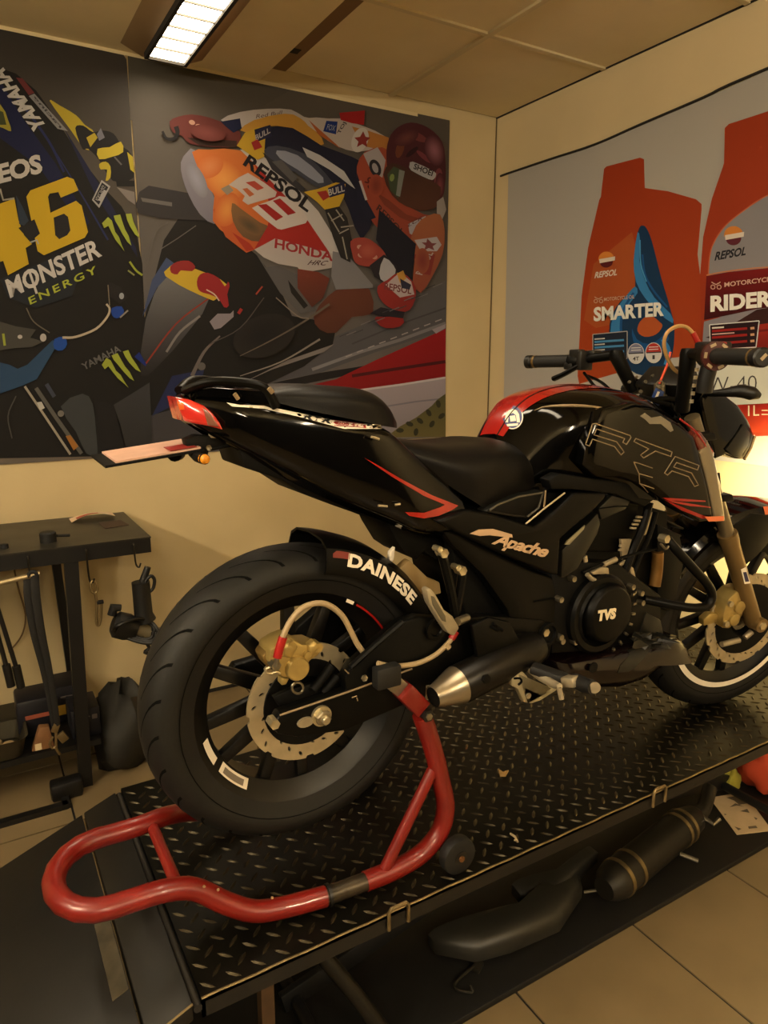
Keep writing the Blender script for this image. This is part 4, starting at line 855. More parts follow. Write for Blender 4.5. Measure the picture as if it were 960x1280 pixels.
M_disc = mat('brake_disc_steel', (186, 172, 140), .38, metal=.6, var=.12, scale=30)
M_hose = mat('pale_hose', (160, 140, 106), .45)
M_redp = mat('red_plastic', (150, 18, 14), .35, coat=.3)
M_stripe = mat('tank_red', (150, 20, 14), .2, coat=.6)
M_white = mat('white_print', (236, 226, 206), .5)
M_line = mat('mark_and_highlight_tan', (132, 112, 82), .45)
M_org = mat('orange_decal', (222, 110, 62), .35, coat=.5)
M_tyre = mat('tyre_rubber', (15, 14, 12), .6, var=.18, scale=14, bump=.1, bscale=250, spec=.35)
M_groove = mat('tyre_groove', (5, 5, 4), .9, spec=.1)
M_rim = mat('rim_black', (5, 5, 4), .40, spec=.35)

# ---------------- steering frame (bars turned to the right)
ST_A = Vector((1.7744, YB, .7338)); ST_AX = Vector((-math.sin(R(31)), 0, math.cos(R(31))))
MST = Matrix.Translation(ST_A) @ Matrix.Rotation(R(-12), 4, ST_AX) @ Matrix.Translation(-ST_A)
def o(x, dy, z): return Vector((x, YB+dy, z))
def px(p, dy): return WY(p[0], p[1], YB+dy)
def pxs(ps, dy): return [px(p, dy) for p in ps]
def mir(v): return Vector((v.x, 2*YB-v.y, v.z))

# ---------------- wheels
def wheel(c, Rt, wd, rim_r, M, disc_r, disc_in, disc_y, name, nsp, tread_n, petals, label=None):
    T = (lambda q: q.xform(M)) if M else (lambda q: q)
    rb = rim_r-.006
    q = MB(); q.lathe([(-wd*.40, rim_r+.004), (-wd*.43, rim_r+.011), (-wd*.38, rim_r+.010), (-wd*.35, rim_r-.004), (-wd*.22, rb-.016), (wd*.22, rb-.016), (wd*.35, rim_r-.004), (wd*.38, rim_r+.010), (wd*.43, rim_r+.011), (wd*.40, rim_r+.004),
                       (wd*.33, rim_r-.010), (wd*.2, rb-.024), (-wd*.2, rb-.024), (-wd*.33, rim_r-.010)], c, n=72, closed=True)
    wh = T(q).build(name, M_rim, moto)
    h = Rt-rim_r
    prof = [(-wd*.40, rim_r), (-wd*.455, rim_r+.02), (-wd*.49, rim_r+h*.42), (-wd*.485, rim_r+h*.58), (-wd*.43, rim_r+h*.76), (-wd*.30, rim_r+h*.91), (-wd*.15, rim_r+h*.98), (0, Rt)]
    prof = prof+[(-a, b) for a, b in prof[-2::-1]]
    pr = [(p.x, p.y) for p in catmull([(a, b, 0) for a, b in prof], 3)]
    q = MB(); q.lathe(pr, c, n=96); T(q).build('tyre', M_tyre, wh)
    # tread grooves: shallow sweeping channels
    def surf(y, a, off):
        ys = [p[0] for p in pr]; k = max(0, min(len(pr)-2, next((i for i in range(len(pr)-1) if pr[i][0] <= y <= pr[i+1][0]), len(pr)//2)))
        t = (y-pr[k][0])/(pr[k+1][0]-pr[k][0]+1e-9); r = pr[k][1]+(pr[k+1][1]-pr[k][1])*t+off
        return Vector((c[0]+r*math.cos(a), c[1]+y, c[2]+r*math.sin(a)))
    g = MB()
    for i in range(tread_n):
        for s in (-1, 1):
            a0 = 2*math.pi*(i+(.5 if s > 0 else 0))/tread_n; rows = []
            for k in range(9):
                t = k/8; y = s*wd*(.44-.36*t); a = a0+s*0+.30*(t**1.4); hw = .0032/Rt*(1.1-.5*t)
                rows.append([surf(y, a-hw, .0006), surf(y, a+hw, .0006)])
            g.grid(rows)
    T(g).build('tread_groove', M_groove, wh, recalc=False)
    g = MB()
    for s in (-1,):
        g.lathe([(s*wd*.470, rim_r+.026), (s*wd*.476, rim_r+.0275)], Vector(c)+Vector((0, -.0012, 0)), n=72)
    T(g).build('sidewall_ring', M_groove, wh, recalc=False)
    # spokes: pairs fanning out to the rim
    for i in range(nsp):
        for s in (-1, 1):
            a = 2*math.pi*i/nsp+R(20); b = a+s*R(13)
            p = Vector((c[0]+.045*math.cos(a+s*.35), c[1]-.006, c[2]+.045*math.sin(a+s*.35))); e = Vector((c[0]+(rb-.012)*math.cos(b), c[1]-.012, c[2]+(rb-.012)*math.sin(b)))
            q = MB(); q.bar(p, e, .030, .020, (0, 1, 0), .022); T(q).build('spoke', M_rim, wh, bevel=.004)
    q = MB(); q.lathe([(-.055, 0.0), (-.055, .034), (-.045, .045), (-.02, .052), (.02, .052), (.045, .045), (.055, .034), (.055, 0)], c, n=32); T(q).build('hub', M_rim, wh)
    # disc with wavy rim and slots
    N = 240; out = []
    for i in range(N):
        a = 2*math.pi*i/N; ph = (a*petals/(2*math.pi)) % 1
        d = .0045 if ph < .16 else 0
        out.append(((disc_r-d)*math.cos(a), (disc_r-d)*math.sin(a)))
    inn = [(disc_in*math.cos(2*math.pi*i/60), disc_in*math.sin(2*math.pi*i/60)) for i in range(60)]
    holes = [inn]; nh = petals*3
    for i in range(nh):
        a = 2*math.pi*(i+.5)/nh; rm = disc_in+(disc_r-disc_in)*(.40+.26*((i % 3)-1)); e = R(40)+a
        if (i % 3) == 2 and petals > 9: pass
        holes.append([(rm*math.cos(a)+.0056*math.cos(t)*math.cos(e)-.0028*math.sin(t)*math.sin(e), rm*math.sin(a)+.0056*math.cos(t)*math.sin(e)+.0028*math.sin(t)*math.cos(e)) for t in [2*math.pi*k/10 for k in range(10)]])
    vs, fs = holed(out, holes, .004)
    q = MB(); q.add([Vector((c[0]+u, c[1]+disc_y+w_, c[2]+v)) for u, v, w_ in vs], fs); dd = T(q).build('brake_disc', M_disc, wh)
    q = MB(); q.lathe([(0, disc_in+.006), (-.004, disc_in+.004), (-.004, disc_in-.012), (-.003, .05), (.02, .045)], Vector(c)+Vector((0, disc_y, 0)), n=48); q2 = T(q).build('disc_carrier', M_matte, wh)
    return wh
RC = Vector((.480, YB, .838)); FC = Vector((1.813, YB, .757))
rw_ = wheel(RC, .281, .126, .201, None, .112, .077, -.062, 'rear_wheel', 6, 26, 8)
fw_ = wheel(FC, .297, .100, .216, MST, .135, .100, -.066, 'front_wheel', 6, 22, 12)
# rim stickers
def arc(c, r0, r1, a0, a1, y, M, n=20):
    q = MB(); rows = []
    for i in range(n+1):
        a = R(a0+(a1-a0)*i/n); rows.append([Vector((c.x+r*math.cos(a), c.y+y, c.z+r*math.sin(a))) for r in (r0, r1)])
    q.grid(rows)
    if M: q.xform(M)
    return q
arc(FC, .209, .2245, -150, 6, -.0455, MST, 40).build('rim_sticker', M_white, fw_, recalc=False)
def cone_arc(c, y0, r0, y1, r1, a0, a1, n=16):
    q = MB(); q.grid([[Vector((c.x+r*math.cos(R(a)), c.y+y, c.z+r*math.sin(R(a)))) for y, r in ((y0, r0), (y1, r1))] for a in [a0+(a1-a0)*k/n for k in range(n+1)]]); return q
cone_arc(RC, -.0425, .1895, -.029, .174, -148, -126).build('rim_sticker', M_white, rw_, recalc=False)
cone_arc(RC, -.0425, .1895, -.032, .178, -168, -153).build('rim_sticker', M_white, rw_, recalc=False)
cone_arc(RC, -.0403, .1864, -.0325, .1776, -145, -129).build('sticker_oval', mat('sticker_grey', (120, 110, 96), .5), rw_, recalc=False)
q = arc(RC, .1955, .1995, 32, 56, -.056, None); q.build('rim_stripe', M_redp, rw_, recalc=False)
q = arc(RC, .194, .2005, 58, 63, -.056, None); q.build('rim_mark', M_white, rw_, recalc=False)
# ---------------- swingarm
def plate(ps, dy, thick, name, m, parent, bevel=.003, both=False, **k):
    q = MB(); q.prism(pxs(ps, dy), (0, thick, 0)); ob = q.build(name, m, parent, bevel=bevel, **k)
    if both:
        q = MB(); q.prism([mir(v) for v in pxs(ps, dy)], (0, -thick, 0)); q.build(name, m, parent, bevel=bevel, **k)
    return ob
SW = [(343, 906), (350, 893), (434, 864), (431, 850), (438, 835), (470, 806), (502, 778), (524, 771), (565, 774), (610, 770), (680, 775), (694, 795), (640, 826), (560, 862), (500, 884), (430, 914), (372, 922), (347, 918)]
sw = plate(SW, -.128, .028, 'swingarm', M_satin, moto, bevel=.004, both=True)
q = MB(); q.box((.80, YB-.1, .84), (.86, YB+.1, .90)); q.build('swingarm_bridge', M_satin, sw, bevel=.006)
q = MB(); q.tube([px((438, 834), -.130), px((470, 805), -.130), px((503, 777), -.130)], .006, 8); q.build('brace_rib', M_satin, sw)
q = MB(); q.tube([px((350, 894), -.129), px((432, 866), -.129), px((515, 836), -.129)], .0018, 6); q.build('weld_edge', M_line, sw)
def bolt(p, dy, r, m=M_zinc, parent=moto, ln=.010, n=6, name='bolt'):
    c = px(p, dy); q = MB(); q.lathe([(0, 0), (0, r*.62), (-.001, r), (.4*ln, r), (ln+.012, r)], c+Vector((0, -.0, 0)), n=n); return q.build(name, m, parent)
ax = px((402, 895), -.132)
q = MB(); q.lathe([(.004, .0185), (-.002, .0185), (-.002, 0)], ax, n=28); q.build('axle_washer', M_zinc, sw, sharp=25)
q = MB(); q.lathe([(-.002, .0145), (-.011, .0145), (-.013, .0125), (-.013, 0)], ax, n=6, a0=.3); q.build('axle_nut', M_steel, sw, sharp=20)
q = MB(); q.lathe([(-.012, .0075), (-.020, .0075), (-.022, .006), (-.022, 0)], ax, n=16); q.build('axle_end', M_zinc, sw, sharp=25)
q = MB(); q.prism([ax+Vector((-.030+.013*math.cos(a)*1.2, -.0005, -.004+.009*math.sin(a))) for a in [2*math.pi*k/14 for k in range(14)]], (0, .004, 0)); q.build('chain_adjuster', M_alu, sw)
bolt((344, 906), -.131, .009, parent=sw); bolt((456, 848), -.131, .006, parent=sw); bolt((543, 786), -.133, .012, M_satin, sw)
q = MB(); q.lathe([(0, .021), (-.008, .021), (-.008, .013), (-.004, .011), (-.004, 0)], px((543, 786), -.130), n=24); q.build('brace_boss', M_satin, sw)
for p0, p1 in (((431, 837), (436, 842)), ((440, 872), (446, 870)), ((446, 872), (447, 876)), ((480, 840), (492, 836))):
    q = MB(); q.tube([px(p0, -.1305), px(p1, -.1305)], .0012, 6); q.build('stamped_mark', M_line, sw)
# ---------------- hugger
def arcshell(c, prof, a0, a1, n=40, taper=None):
    q = MB(); rows = []
    for i in range(n+1):
        a = R(a0+(a1-a0)*i/n); rows.append([Vector((c.x+r*math.cos(a), c.y+y, c.z+r*math.sin(a))) for (y, r) in prof])
    q.grid(rows); m = len(prof); q.f.append(tuple(range(m))); q.f.append(tuple(range(n*m+m-1, n*m-1, -1))); return q
hp_ = [(-.084, .246), (-.085, .264), (-.078, .289), (-.055, .301), (0, .306), (.055, .301), (.078, .289), (.085, .264), (.084, .246)]
hp_ = hp_+[(y*.95, r-.004) for y, r in hp_[::-1]]
hug = arcshell(RC, hp_, 82, 20); HB = hug.bvh(); hug.build('rear_hugger', M_satin, moto, bevel=0)
def drape(mb, bvhs, off=.0012, d=Vector((0, 1, 0))):       # lay flat artwork on the bodywork
    out = []; last = None
    for v in mb.v:
        best = None
        for b in bvhs:
            h = b.ray_cast(v-d*.6, d)
            if h[0] is not None and (best is None or (h[0]-v).dot(d) < (best-v).dot(d)): best = h[0]
        if best is None: best = Vector((v.x, (last.y if last else v.y), v.z))
        else: best = best-d*off
        last = best; out.append(best)
    mb.v = out; return mb
def onto(ps, bvhs, off=.001, dy=-.17):                    # find the point of the bodywork shown at each photo position
    out = []; last = None
    for (a, b) in ps:
        d_ = ray(a, b).normalized(); best = None
        for k in bvhs:
            h = k.ray_cast(CAM, d_)
            if h[0] is not None and (best is None or (h[0]-CAM).length < (best-CAM).length): best = h[0]
        if best is None:
            p = px((a, b), dy) if last is None else CAM+d_*((last-CAM).length)
            out.append(p)
        else:
            last = best; out.append(best-d_*off)
    return out
def subdiv(mb, n):
    bm = bmesh.new(); vs = [bm.verts.new(v) for v in mb.v]
    for f in mb.f:
        try: bm.faces.new([vs[i] for i in f])
        except ValueError: pass
    bmesh.ops.triangulate(bm, faces=bm.faces)
    for k in range(n):
        ed = [e for e in bm.edges if e.calc_length() > .012]
        if not ed: break
        bmesh.ops.subdivide_edges(bm, edges=ed, cuts=1)
        bmesh.ops.triangulate(bm, faces=bm.faces)
    bm.verts.index_update(); q = MB(); q.v = [v.co.copy() for v in bm.verts]; q.f = [tuple(v.index for v in f.verts) for f in bm.faces]; bm.free(); return q
def text_px(string, p0, p1, upv, dy, bold=.02, shear=0, spacing=1):
    vs, fs = glyphs(string, bold, shear, spacing); q = MB()
    q.add([px((p0[0]+(p1[0]-p0[0])*u+upv[0]*t, p0[1]+(p1[1]-p0[1])*u+upv[1]*t), dy) for u, t in vs], fs); return q
# lettering on the hugger flank follows its arc
vs, fs = glyphs('DAINESE', .045, 0, 1.06); q = MB()
for u, t in vs:
    a = R(73-37*u); r = .261+.024*t; q.v.append(Vector((RC.x+r*math.cos(a), YB-.088, RC.z+r*math.sin(a))))
q.f = list(fs); drape(subdiv(q, 2), [HB], .001).build('hugger_lettering', M_white, moto, recalc=False)
q = MB()
for u, t in ((0, 0), (.2, 0), (.4, 0), (.6, 0), (.8, 0), (1, 0), (1, 1), (.8, 1), (.6, 1), (.4, 1), (.2, 1), (0, .6)):
    a = R(79.5-7*u); r = .274+.012*t; q.v.append(Vector((RC.x+r*math.cos(a), YB-.088, RC.z+r*math.sin(a))))
q.f = [tuple(range(12))]; drape(q, [HB], .001).build('hugger_sticker', mat('dark_red_sticker', (110, 20, 18), .4), moto, recalc=False)

# ---------------- rear caliper and hoses
cal = MB(); cal.prism(pxs([(338, 812), (352, 803), (364, 798), (378, 806), (392, 805), (404, 810), (398, 820), (388, 826), (380, 842), (368, 850), (352, 846), (348, 838), (336, 828)], -.105), (0, .055, 0))
ca = cal.build('rear_caliper', M_gold, moto, bevel=.004)
q = MB(); q.lathe([(.012, .021), (-.006, .021), (-.009, .019), (-.009, 0)], px((371, 835), -.108), n=28); q.build('piston_cap', M_gold, ca)
for p, r in (((397, 809), .0085), ((384, 818), .006), ((364, 806), .007)):
    q = MB(); q.lathe([(.02, r), (-.004, r), (-.004, 0)], px(p, -.109), n=14); q.build('caliper_pin', M_gold, ca)
for ps in (((352, 806), (362, 800), (372, 808), (364, 822), (352, 820)), ((384, 806), (392, 800), (402, 806), (394, 814), (386, 822))):
    q = MB(); q.pillow(pxs(ps, -.106), (0, -.008, 0), (0, .01, 0)); q.build('caliper_bridge', M_gold, ca)
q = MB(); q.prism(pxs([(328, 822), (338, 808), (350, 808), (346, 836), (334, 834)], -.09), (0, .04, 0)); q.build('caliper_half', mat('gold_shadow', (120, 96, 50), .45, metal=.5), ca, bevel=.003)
q = MB(); q.lathe([(.015, .009), (-.006, .009), (-.006, 0)], px((344, 831), -.112), n=6); q.build('banjo_bolt', M_steel, ca)
q = MB(); q.tube([px(p, -.110) for p in ((338, 834), (333, 836), (333, 841), (339, 842), (345, 840), (350, 842))], .0022, 6, smooth=3); q.build('pad_spring', M_zinc, ca)
q = MB(); q.prism(pxs([(352, 848), (362, 848), (358, 856), (352, 857)], -.10), (0, .02, 0)); q.build('caliper_lug', M_gold, ca, bevel=.002)
q = MB(); q.prism(pxs([(362, 862), (420, 848), (448, 830), (452, 850), (428, 868), (400, 878), (372, 884), (350, 884), (342, 872)], -.096), (0, .012, 0)); cb = q.build('caliper_bracket', M_matte, moto, bevel=.002)
q = MB(); q.tube([px((372+7*math.cos(R(a)), 860+7*math.sin(R(a))), -.104) for a in range(0, 360, 24)], .0024, 6, closed=True); q.build('bracket_ring', M_steel, cb)
q = MB(); q.tube([px((412+5*math.cos(R(a)), 867+5*math.sin(R(a))), -.1) for a in range(180, 361, 24)], .0022, 6); q.build('bracket_ring', M_steel, cb)
for p0, p1 in (((392, 862), (415, 832)), ((404, 866), (422, 845))):
    q = MB(); q.tube([px(p0, -.1), px(p1, -.1)], .009, 10); q.build('slide_boot', M_matte, cb)
hose = [(345, 836), (347, 818), (354, 795), (364, 775), (378, 760), (396, 754), (412, 757), (428, 770), (438, 788), (446, 804), (453, 814)]
q = MB(); q.tube([px(p, -.118) for p in hose[1:]], .0052, 10, smooth=4); hz = q.build('brake_hose', M_hose, moto)
q = MB(); q.tube([px(p, -.118) for p in ((346.5, 822), (350, 808), (354, 796))], .0075, 10, smooth=3); q.build('hose_sleeve', M_redp, hz)
q = MB(); q.tube([px((345, 833), -.118), px((347, 821), -.118)], .004, 8); q.build('hose_fitting', M_steel, hz)
hose2 = [(472, 829), (486, 832), (505, 832), (525, 828), (545, 818), (560, 804), (568, 793)]
q = MB(); q.tube([px(p, -.138) for p in hose2], .0048, 10, smooth=4); hz = q.build('brake_hose', M_hose, moto)
q = MB(); q.tube([px((564, 799), -.138), px((570, 789), -.138)], .007, 10); q.build('hose_sleeve', M_redp, hz)
q = MB(); q.tube([px((557, 805), -.138), px((561, 810), -.14)], .006, 8); q.build('hose_clip', M_hose, hz)

# ---------------- engine and frame interior
q = MB(); q.prism(pxs([(560, 655), (690, 690), (800, 630), (835, 640), (838, 760), (815, 800), (700, 830), (640, 830), (590, 800), (575, 740)], -.085), (0, .17, 0)); q.build('frame_core', M_matte, moto, bevel=.006)
q = MB(); q.prism(pxs([(556, 642), (600, 634), (690, 602), (762, 600), (800, 625), (790, 690), (600, 690)], -.10), (0, .20, 0)); q.build('airbox', M_matte, moto, bevel=.006)
q = MB(); q.prism(pxs([(690, 712), (705, 700), (775, 705), (828, 745), (826, 790), (800, 806), (740, 815), (690, 818)], -.125), (0, .25, 0)); eng = q.build('engine_case', M_matte, moto, bevel=.008)
cc = px((746, 766), -.128); 
def pr2(k): return k
q = MB(); q.lathe([(.02, .090), (-.010, .090), (-.016, .084), (-.016, .072), (-.022, .068)], cc, n=48); q.build('clutch_cover_flange', M_satin, eng)
q = MB(); q.lathe([(0, .070), (-.024, .066), (-.033, .060), (-.034, .057), (-.034, 0)], cc+Vector((.012, 0, .004)), n=48); ccv = q.build('clutch_cover', M_satin, eng); CCB = q.bvh()
for p in ((718, 724), (702, 750), (704, 802), (720, 803), (702, 797), (784, 764), (792, 734), (803, 742), (804, 754), (776, 736), (783, 762)):
    bolt(p, -.140, .0065, M_steel, eng, .006, 12)
for k in range(7):
    a = R(-62+13*k-30+30); p = cc+Vector((.100*math.cos(a), -.012, .100*math.sin(a))); e = cc+Vector((.114*math.cos(a), -.010, .114*math.sin(a)))
    q = MB(); q.bar(p, e, .006, .006, (0, 1, 0)); q.build('cover_rib', M_steel, eng, bevel=.001)
# cylinder with fins (leaning forward)
b0 = px((772, 720), 0); b1 = px((800, 640), 0); dz = (b1-b0); L_ = dz.length; dz.normalize()
cyl_ = MB(); sx = Vector((dz.z, 0, -dz.x))
def cb_(t, hx, hy, th):
    c = b0+dz*t; vs = []
    for sz in (-1, 1):
        for a, b in ((-1, -1), (1, -1), (1, 1), (-1, 1)): vs.append(c+sx*a*hx+Vector((0, b*hy, 0))+dz*sz*th/2)
    return vs, [(0,3,2,1),(4,5,6,7),(0,1,5,4),(1,2,6,5),(2,3,7,6),(3,0,4,7)]
vs, fs = cb_(.085, .055, .06, .19); cyl_.add(vs, fs); cylo = cyl_.build('cylinder', M_matte, moto, bevel=.004)
for k in range(9):
    q = MB(); vs, fs = cb_(.01+.019*k, .072, .082, .0045); q.add(vs, fs); q.build('cooling_fin', M_satin, cylo, bevel=.0012)
# bright frame tubes / cables / brackets in front of the cylinder
def tubepx(ps, dy, r, name, m, parent=moto, sm=4, n=8): 
    q = MB(); q.tube([px(p, dy) for p in ps], r, n, smooth=sm if len(ps) > 2 else 0); return q.build(name, m, parent)
tubepx([(775, 735), (790, 690), (803, 660), (812, 628)], -.115, .009, 'down_tube', M_satin)
tubepx([(786, 732), (798, 700), (812, 668), (820, 640)], -.11, .006, 'cable', M_matte)
for ps in ([(810, 644), (816, 640), (808, 668), (804, 670)], [(788, 707), (792, 710), (796, 726), (790, 728)], [(776, 674), (790, 674), (784, 694), (778, 700)], [(770, 709), (782, 700), (780, 706), (772, 710)]):
    plate(ps, -.116, .006, 'engine_bracket', M_alu, cylo, bevel=.001)
for k in range(4): plate([(797-2.6*k, 645+4.6*k), (804-2.6*k, 645.5+4.6*k), (803-2.6*k, 648+4.6*k), (796-2.6*k, 647.5+4.6*k)], -.118, .005, 'fin_tip', M_alu, cylo, bevel=.0005)
for k in range(3): plate([(777-1*k, 676+5*k), (783-1*k, 676+5*k), (782-1*k, 679+5*k), (776-1*k, 679+5*k)], -.118, .005, 'fin_tip', M_alu, cylo, bevel=.0005)
plate([(803, 626), (812, 625), (813, 629), (804, 630)], -.12, .006, 'fin_tip', M_silv, cylo, bevel=.001)
tubepx([(728, 716), (745, 708), (768, 700), (795, 692), (822, 686)], -.13, .0035, 'clutch_cable', M_matte)
tubepx([(754, 706), (770, 699)], -.131, .006, 'cable_adjuster', M_alu, sm=0)
plate([(740, 716), (752, 709), (761, 710), (762, 720), (750, 718), (742, 719)], -.135, .01, 'actuator_bracket', M_alu, eng, bevel=.002)
tubepx([(734, 718), (740, 724), (750, 727)], -.137, .0055, 'clutch_lever', M_alu, eng)
tubepx([(731, 695), (732, 702)], -.135, .005, 'breather_stub', M_alu, eng, sm=0)
q = MB(); q.tube([px(p, -.10) for p in ((822, 690), (821, 712), (818, 732))], .014, 12, smooth=3); q.build('exhaust_header', mat('header_heat_tan', (134, 98, 50), .4, metal=.6, var=.2), moto)
q = MB(); q.prism(pxs([(822, 655), (850, 668), (856, 700), (846, 745), (838, 765), (822, 760)], -.10), (0, .2, 0)); q.build('oil_cooler', M_matte, moto, bevel=.004)
# side crash bar
bar_ = [o(1.335, -.13, .985)]
cbp = [((834, 674), -.165), ((846, 688), -.18), ((868, 712), -.195), ((884, 730), -.20), ((890, 744), -.20), ((884, 757), -.198), ((868, 760), -.19), ((845, 757), -.17), ((805, 749), -.13)]
q = MB(); q.tube([px(p, d) for p, d in cbp], .0105, 12, smooth=5); cbar = q.build('crash_bar', M_satin, moto)
bolt((834, 674), -.178, .010, M_zinc, cbar, .006); tubepx([(826, 680), (832, 686), (836, 682), (840, 676)], -.172, .003, 'bar_clip', M_steel, cbar)
q = MB(); q.tube([mir(px(p, d)) for p, d in cbp], .0105, 12, smooth=5); q.build('crash_bar', M_satin, moto)
# belly pan
bp = [(694, 827), (742, 817), (800, 803), (830, 797), (846, 795), (856, 806), (864, 826), (846, 821), (830, 826), (806, 842), (794, 849), (766, 858), (722, 857), (695, 842)]
q = MB(); q.pillow(pxs(bp, -.135), (0, -.035, 0), (0, .10, 0), rings=(1, .95, .85, .65, .4, .2)); bly = q.build('belly_pan', M_maroon, moto, sharp=50); BPB = q.bvh()
q = MB(); q.pillow([mir(v) for v in pxs(bp, -.135)], (0, .035, 0), (0, -.10, 0), rings=(1, .95, .85, .65, .4, .2)); q.build('belly_pan', M_maroon, moto, sharp=50)
q = MB(); q.poly(pxs([(808, 800), (842, 797), (852, 804), (856, 818), (846, 818), (832, 819), (815, 833), (800, 846), (786, 848), (790, 838), (806, 826), (812, 810)], -.2)); drape(subdiv(q, 2), [BPB], .0012).build('pan_facet', M_grey, bly, recalc=False)
plate([(808, 765), (826, 775), (830, 792), (812, 795), (800, 790)], -.128, .02, 'pan_bracket', M_grey, bly, bevel=.003)
q = MB(); q.lathe([(0, .012), (-.003, .012), (-.003, 0)], px((741, 834), -.166), n=20); q.build('pan_hole_cap', M_matte, bly)
# exhaust
e0 = o(.686, -.172, .841); e1 = o(.93, -.150, .872); d = (e1-e0).normalized()
q = MB(); q.tube([e0, e0+d*.002, e0+d*.055, e0+d*.06], [.0195, .0205, .036, .037], 28, cap=False); ex = q.build('exhaust_end_cone', mat('heat_tinted_steel', (158, 146, 124), .3, metal=.85, var=.15, scale=20), moto)
q = MB(); q.tube([e0+d*.0005, e0+d*.03], [.0187, .0187], 24); q.build('exhaust_outlet', M_groove, ex)
q = MB(); q.tube([e0+d*.058, e0+d*.062, e1, e1+d*.03], [.035, .0375, .038, .03], 28); q.build('exhaust_can', mat('silencer_black', (20, 18, 15), .35, metal=.5), ex)
q = MB(); q.lathe([(0, .009), (-.006, .009), (-.006, 0)], e0+d*.10+Vector((0, -.036, .012)), n=6); q.build('can_bolt', M_matte, ex)
plate([(533, 857), (541, 856), (541, 873), (532, 875)], -.13, .01, 'silencer_tag', M_alu, ex, bevel=.001)
plate([(590, 782), (612, 772), (638, 778), (650, 800), (640, 818), (612, 838), (598, 826)], -.165, .012, 'heat_shield', M_satin, moto, bevel=.004)
for p0, p1 in (((614, 783), (622, 788)), ((620, 783), (628, 788)), ((616, 779), (619, 781))): tubepx([p0, p1], -.167, .003, 'shield_slot', M_groove, sm=0)
# rear suspension and inner bits seen through the frame
a_, b_ = px((590, 770), -.02), px((575, 700), -.02)
q = MB(); q.tube([a_, b_], .03, 16); q.build('shock_body', M_matte, moto)
q = MB(); q.tube([px((590+5*math.sin(k*.6)+(-14)*k/40, 765-60*k/40), -.05+.02*math.cos(k*.6)) for k in range(41)], .005, 6); q.build('shock_spring', mat('dark_red_spring', (70, 14, 12), .5), moto)
plate([(498, 712), (512, 700), (535, 722), (550, 728), (552, 742), (536, 746), (514, 738)], -.05, .02, 'seat_subframe_tray', mat('pale_tray', (150, 126, 84), .6), moto, bevel=.003)
plate([(588, 728), (600, 722), (608, 730), (602, 738), (590, 738)], -.06, .02, 'reservoir', mat('pale_reservoir', (110, 92, 80), .4), moto, bevel=.004)
plate([(488, 690), (494, 684), (492, 700), (487, 706)], -.05, .01, 'warning_label', M_white, moto, bevel=.0005)
# heel plate / main frame cover
HPp = [(546, 654), (600, 680), (650, 706), (692, 722), (697, 745), (694, 790), (688, 822), (672, 836), (655, 832), (648, 800), (634, 762), (604, 720), (566, 682)]
hp0 = plate(HPp, -.125, .03, 'frame_cover', M_satin, moto, bevel=.006, both=True)
tubepx([(668, 752), (694, 748)], -.1265, .0018, 'cover_seam', M_groove, hp0, sm=0)
q = MB(); q.lathe([(0, .024), (-.010, .024), (-.010, .019), (-.004, .017), (-.004, 0)], px((683, 791), -.126), n=28); q.build('pivot_boss', M_matte, hp0)
bolt((683, 791), -.131, .009, M_zinc, hp0, .008); 
# pillion peg hanger and peg
pb0 = tubepx([(552, 692), (556, 706), (564, 740), (569, 768)], -.14, .009, 'pillion_bracket', M_satin)
tubepx([(578, 714), (576, 730), (572, 752), (569, 772)], -.14, .009, 'pillion_bracket', M_satin)
for p in ((556, 692), (579, 714)): bolt(p, -.150, .009, M_zinc, pb0, .008)
for p in ((550, 687), (573, 710)): bolt(p, -.146, .006, M_zinc, pb0, .006)
pg = MB(); A, B = px((538, 741), -.20), px((566, 788), -.155); 
pts = pxs([(533, 738), (538, 735), (544, 741), (556, 763), (567, 771), (575, 785), (568, 796), (560, 791), (552, 779), (537, 755)], -.165)
pg = MB(); pg.prism(pts, (0, .02, 0)); pg = pg.build('pillion_peg', M_alu, moto, bevel=.004)
plate([(539, 745), (543, 746), (557, 770), (558, 778), (553, 776), (541, 756)], -.1665, .003, 'peg_inlay', mat('peg_rubber_grey', (84, 78, 60), .6), pg, bevel=.001)
q = MB(); q.tube([px((572, 777), -.16), px((584, 772), -.15)], .008, 10); q.build('peg_pin', M_steel, pg)
# rider foot controls
fc = MB(); fc.prism(pxs([(668, 802), (680, 800), (664, 834), (652, 846), (642, 848), (650, 832)], -.15), (0, .012, 0)); fb = fc.build('footpeg_hanger', M_satin, moto, bevel=.003)
q = MB(); q.prism(pxs([(640, 848), (646, 840), (652, 838), (660, 846), (660, 856), (664, 868), (662, 876), (676, 868), (690, 858), (698, 862), (676, 876), (664, 880), (655, 878), (648, 862), (641, 858)], -.19), (0, .014, 0)); bpd = q.build('brake_pedal', mat('pedal_pale_alloy', (170, 160, 128), .45, metal=.4, var=.12), moto, bevel=.003)
tubepx([(643, 848), (650, 848), (652, 852), (648, 856)], -.1925, .0022, 'pedal_slot', M_groove, bpd, sm=2)
bolt((661, 870), -.193, .006, M_alu, bpd, .006)
P0, P1 = px((656, 832), -.16), px((706, 853), -.30)
q = MB(); q.tube([px((660, 836), -.18), px((676, 846), -.21), px((694, 856), -.25), px((700, 858), -.265)], [.006, .009, .008, .006], 10, smooth=3); fp = q.build('footpeg_arm', M_alu, moto)
q = MB(); q.bar(px((664, 834), -.19), px((710, 850), -.25), .030, .018, (0, 0, 1)); q.build('footpeg_rubber', M_rub, fp, bevel=.005)
q = MB(); q.bar(px((706, 851), -.25), px((722, 852), -.28), .026, .020, (0, 0, 1)); q.build('peg_end', M_alu, fp, bevel=.004)
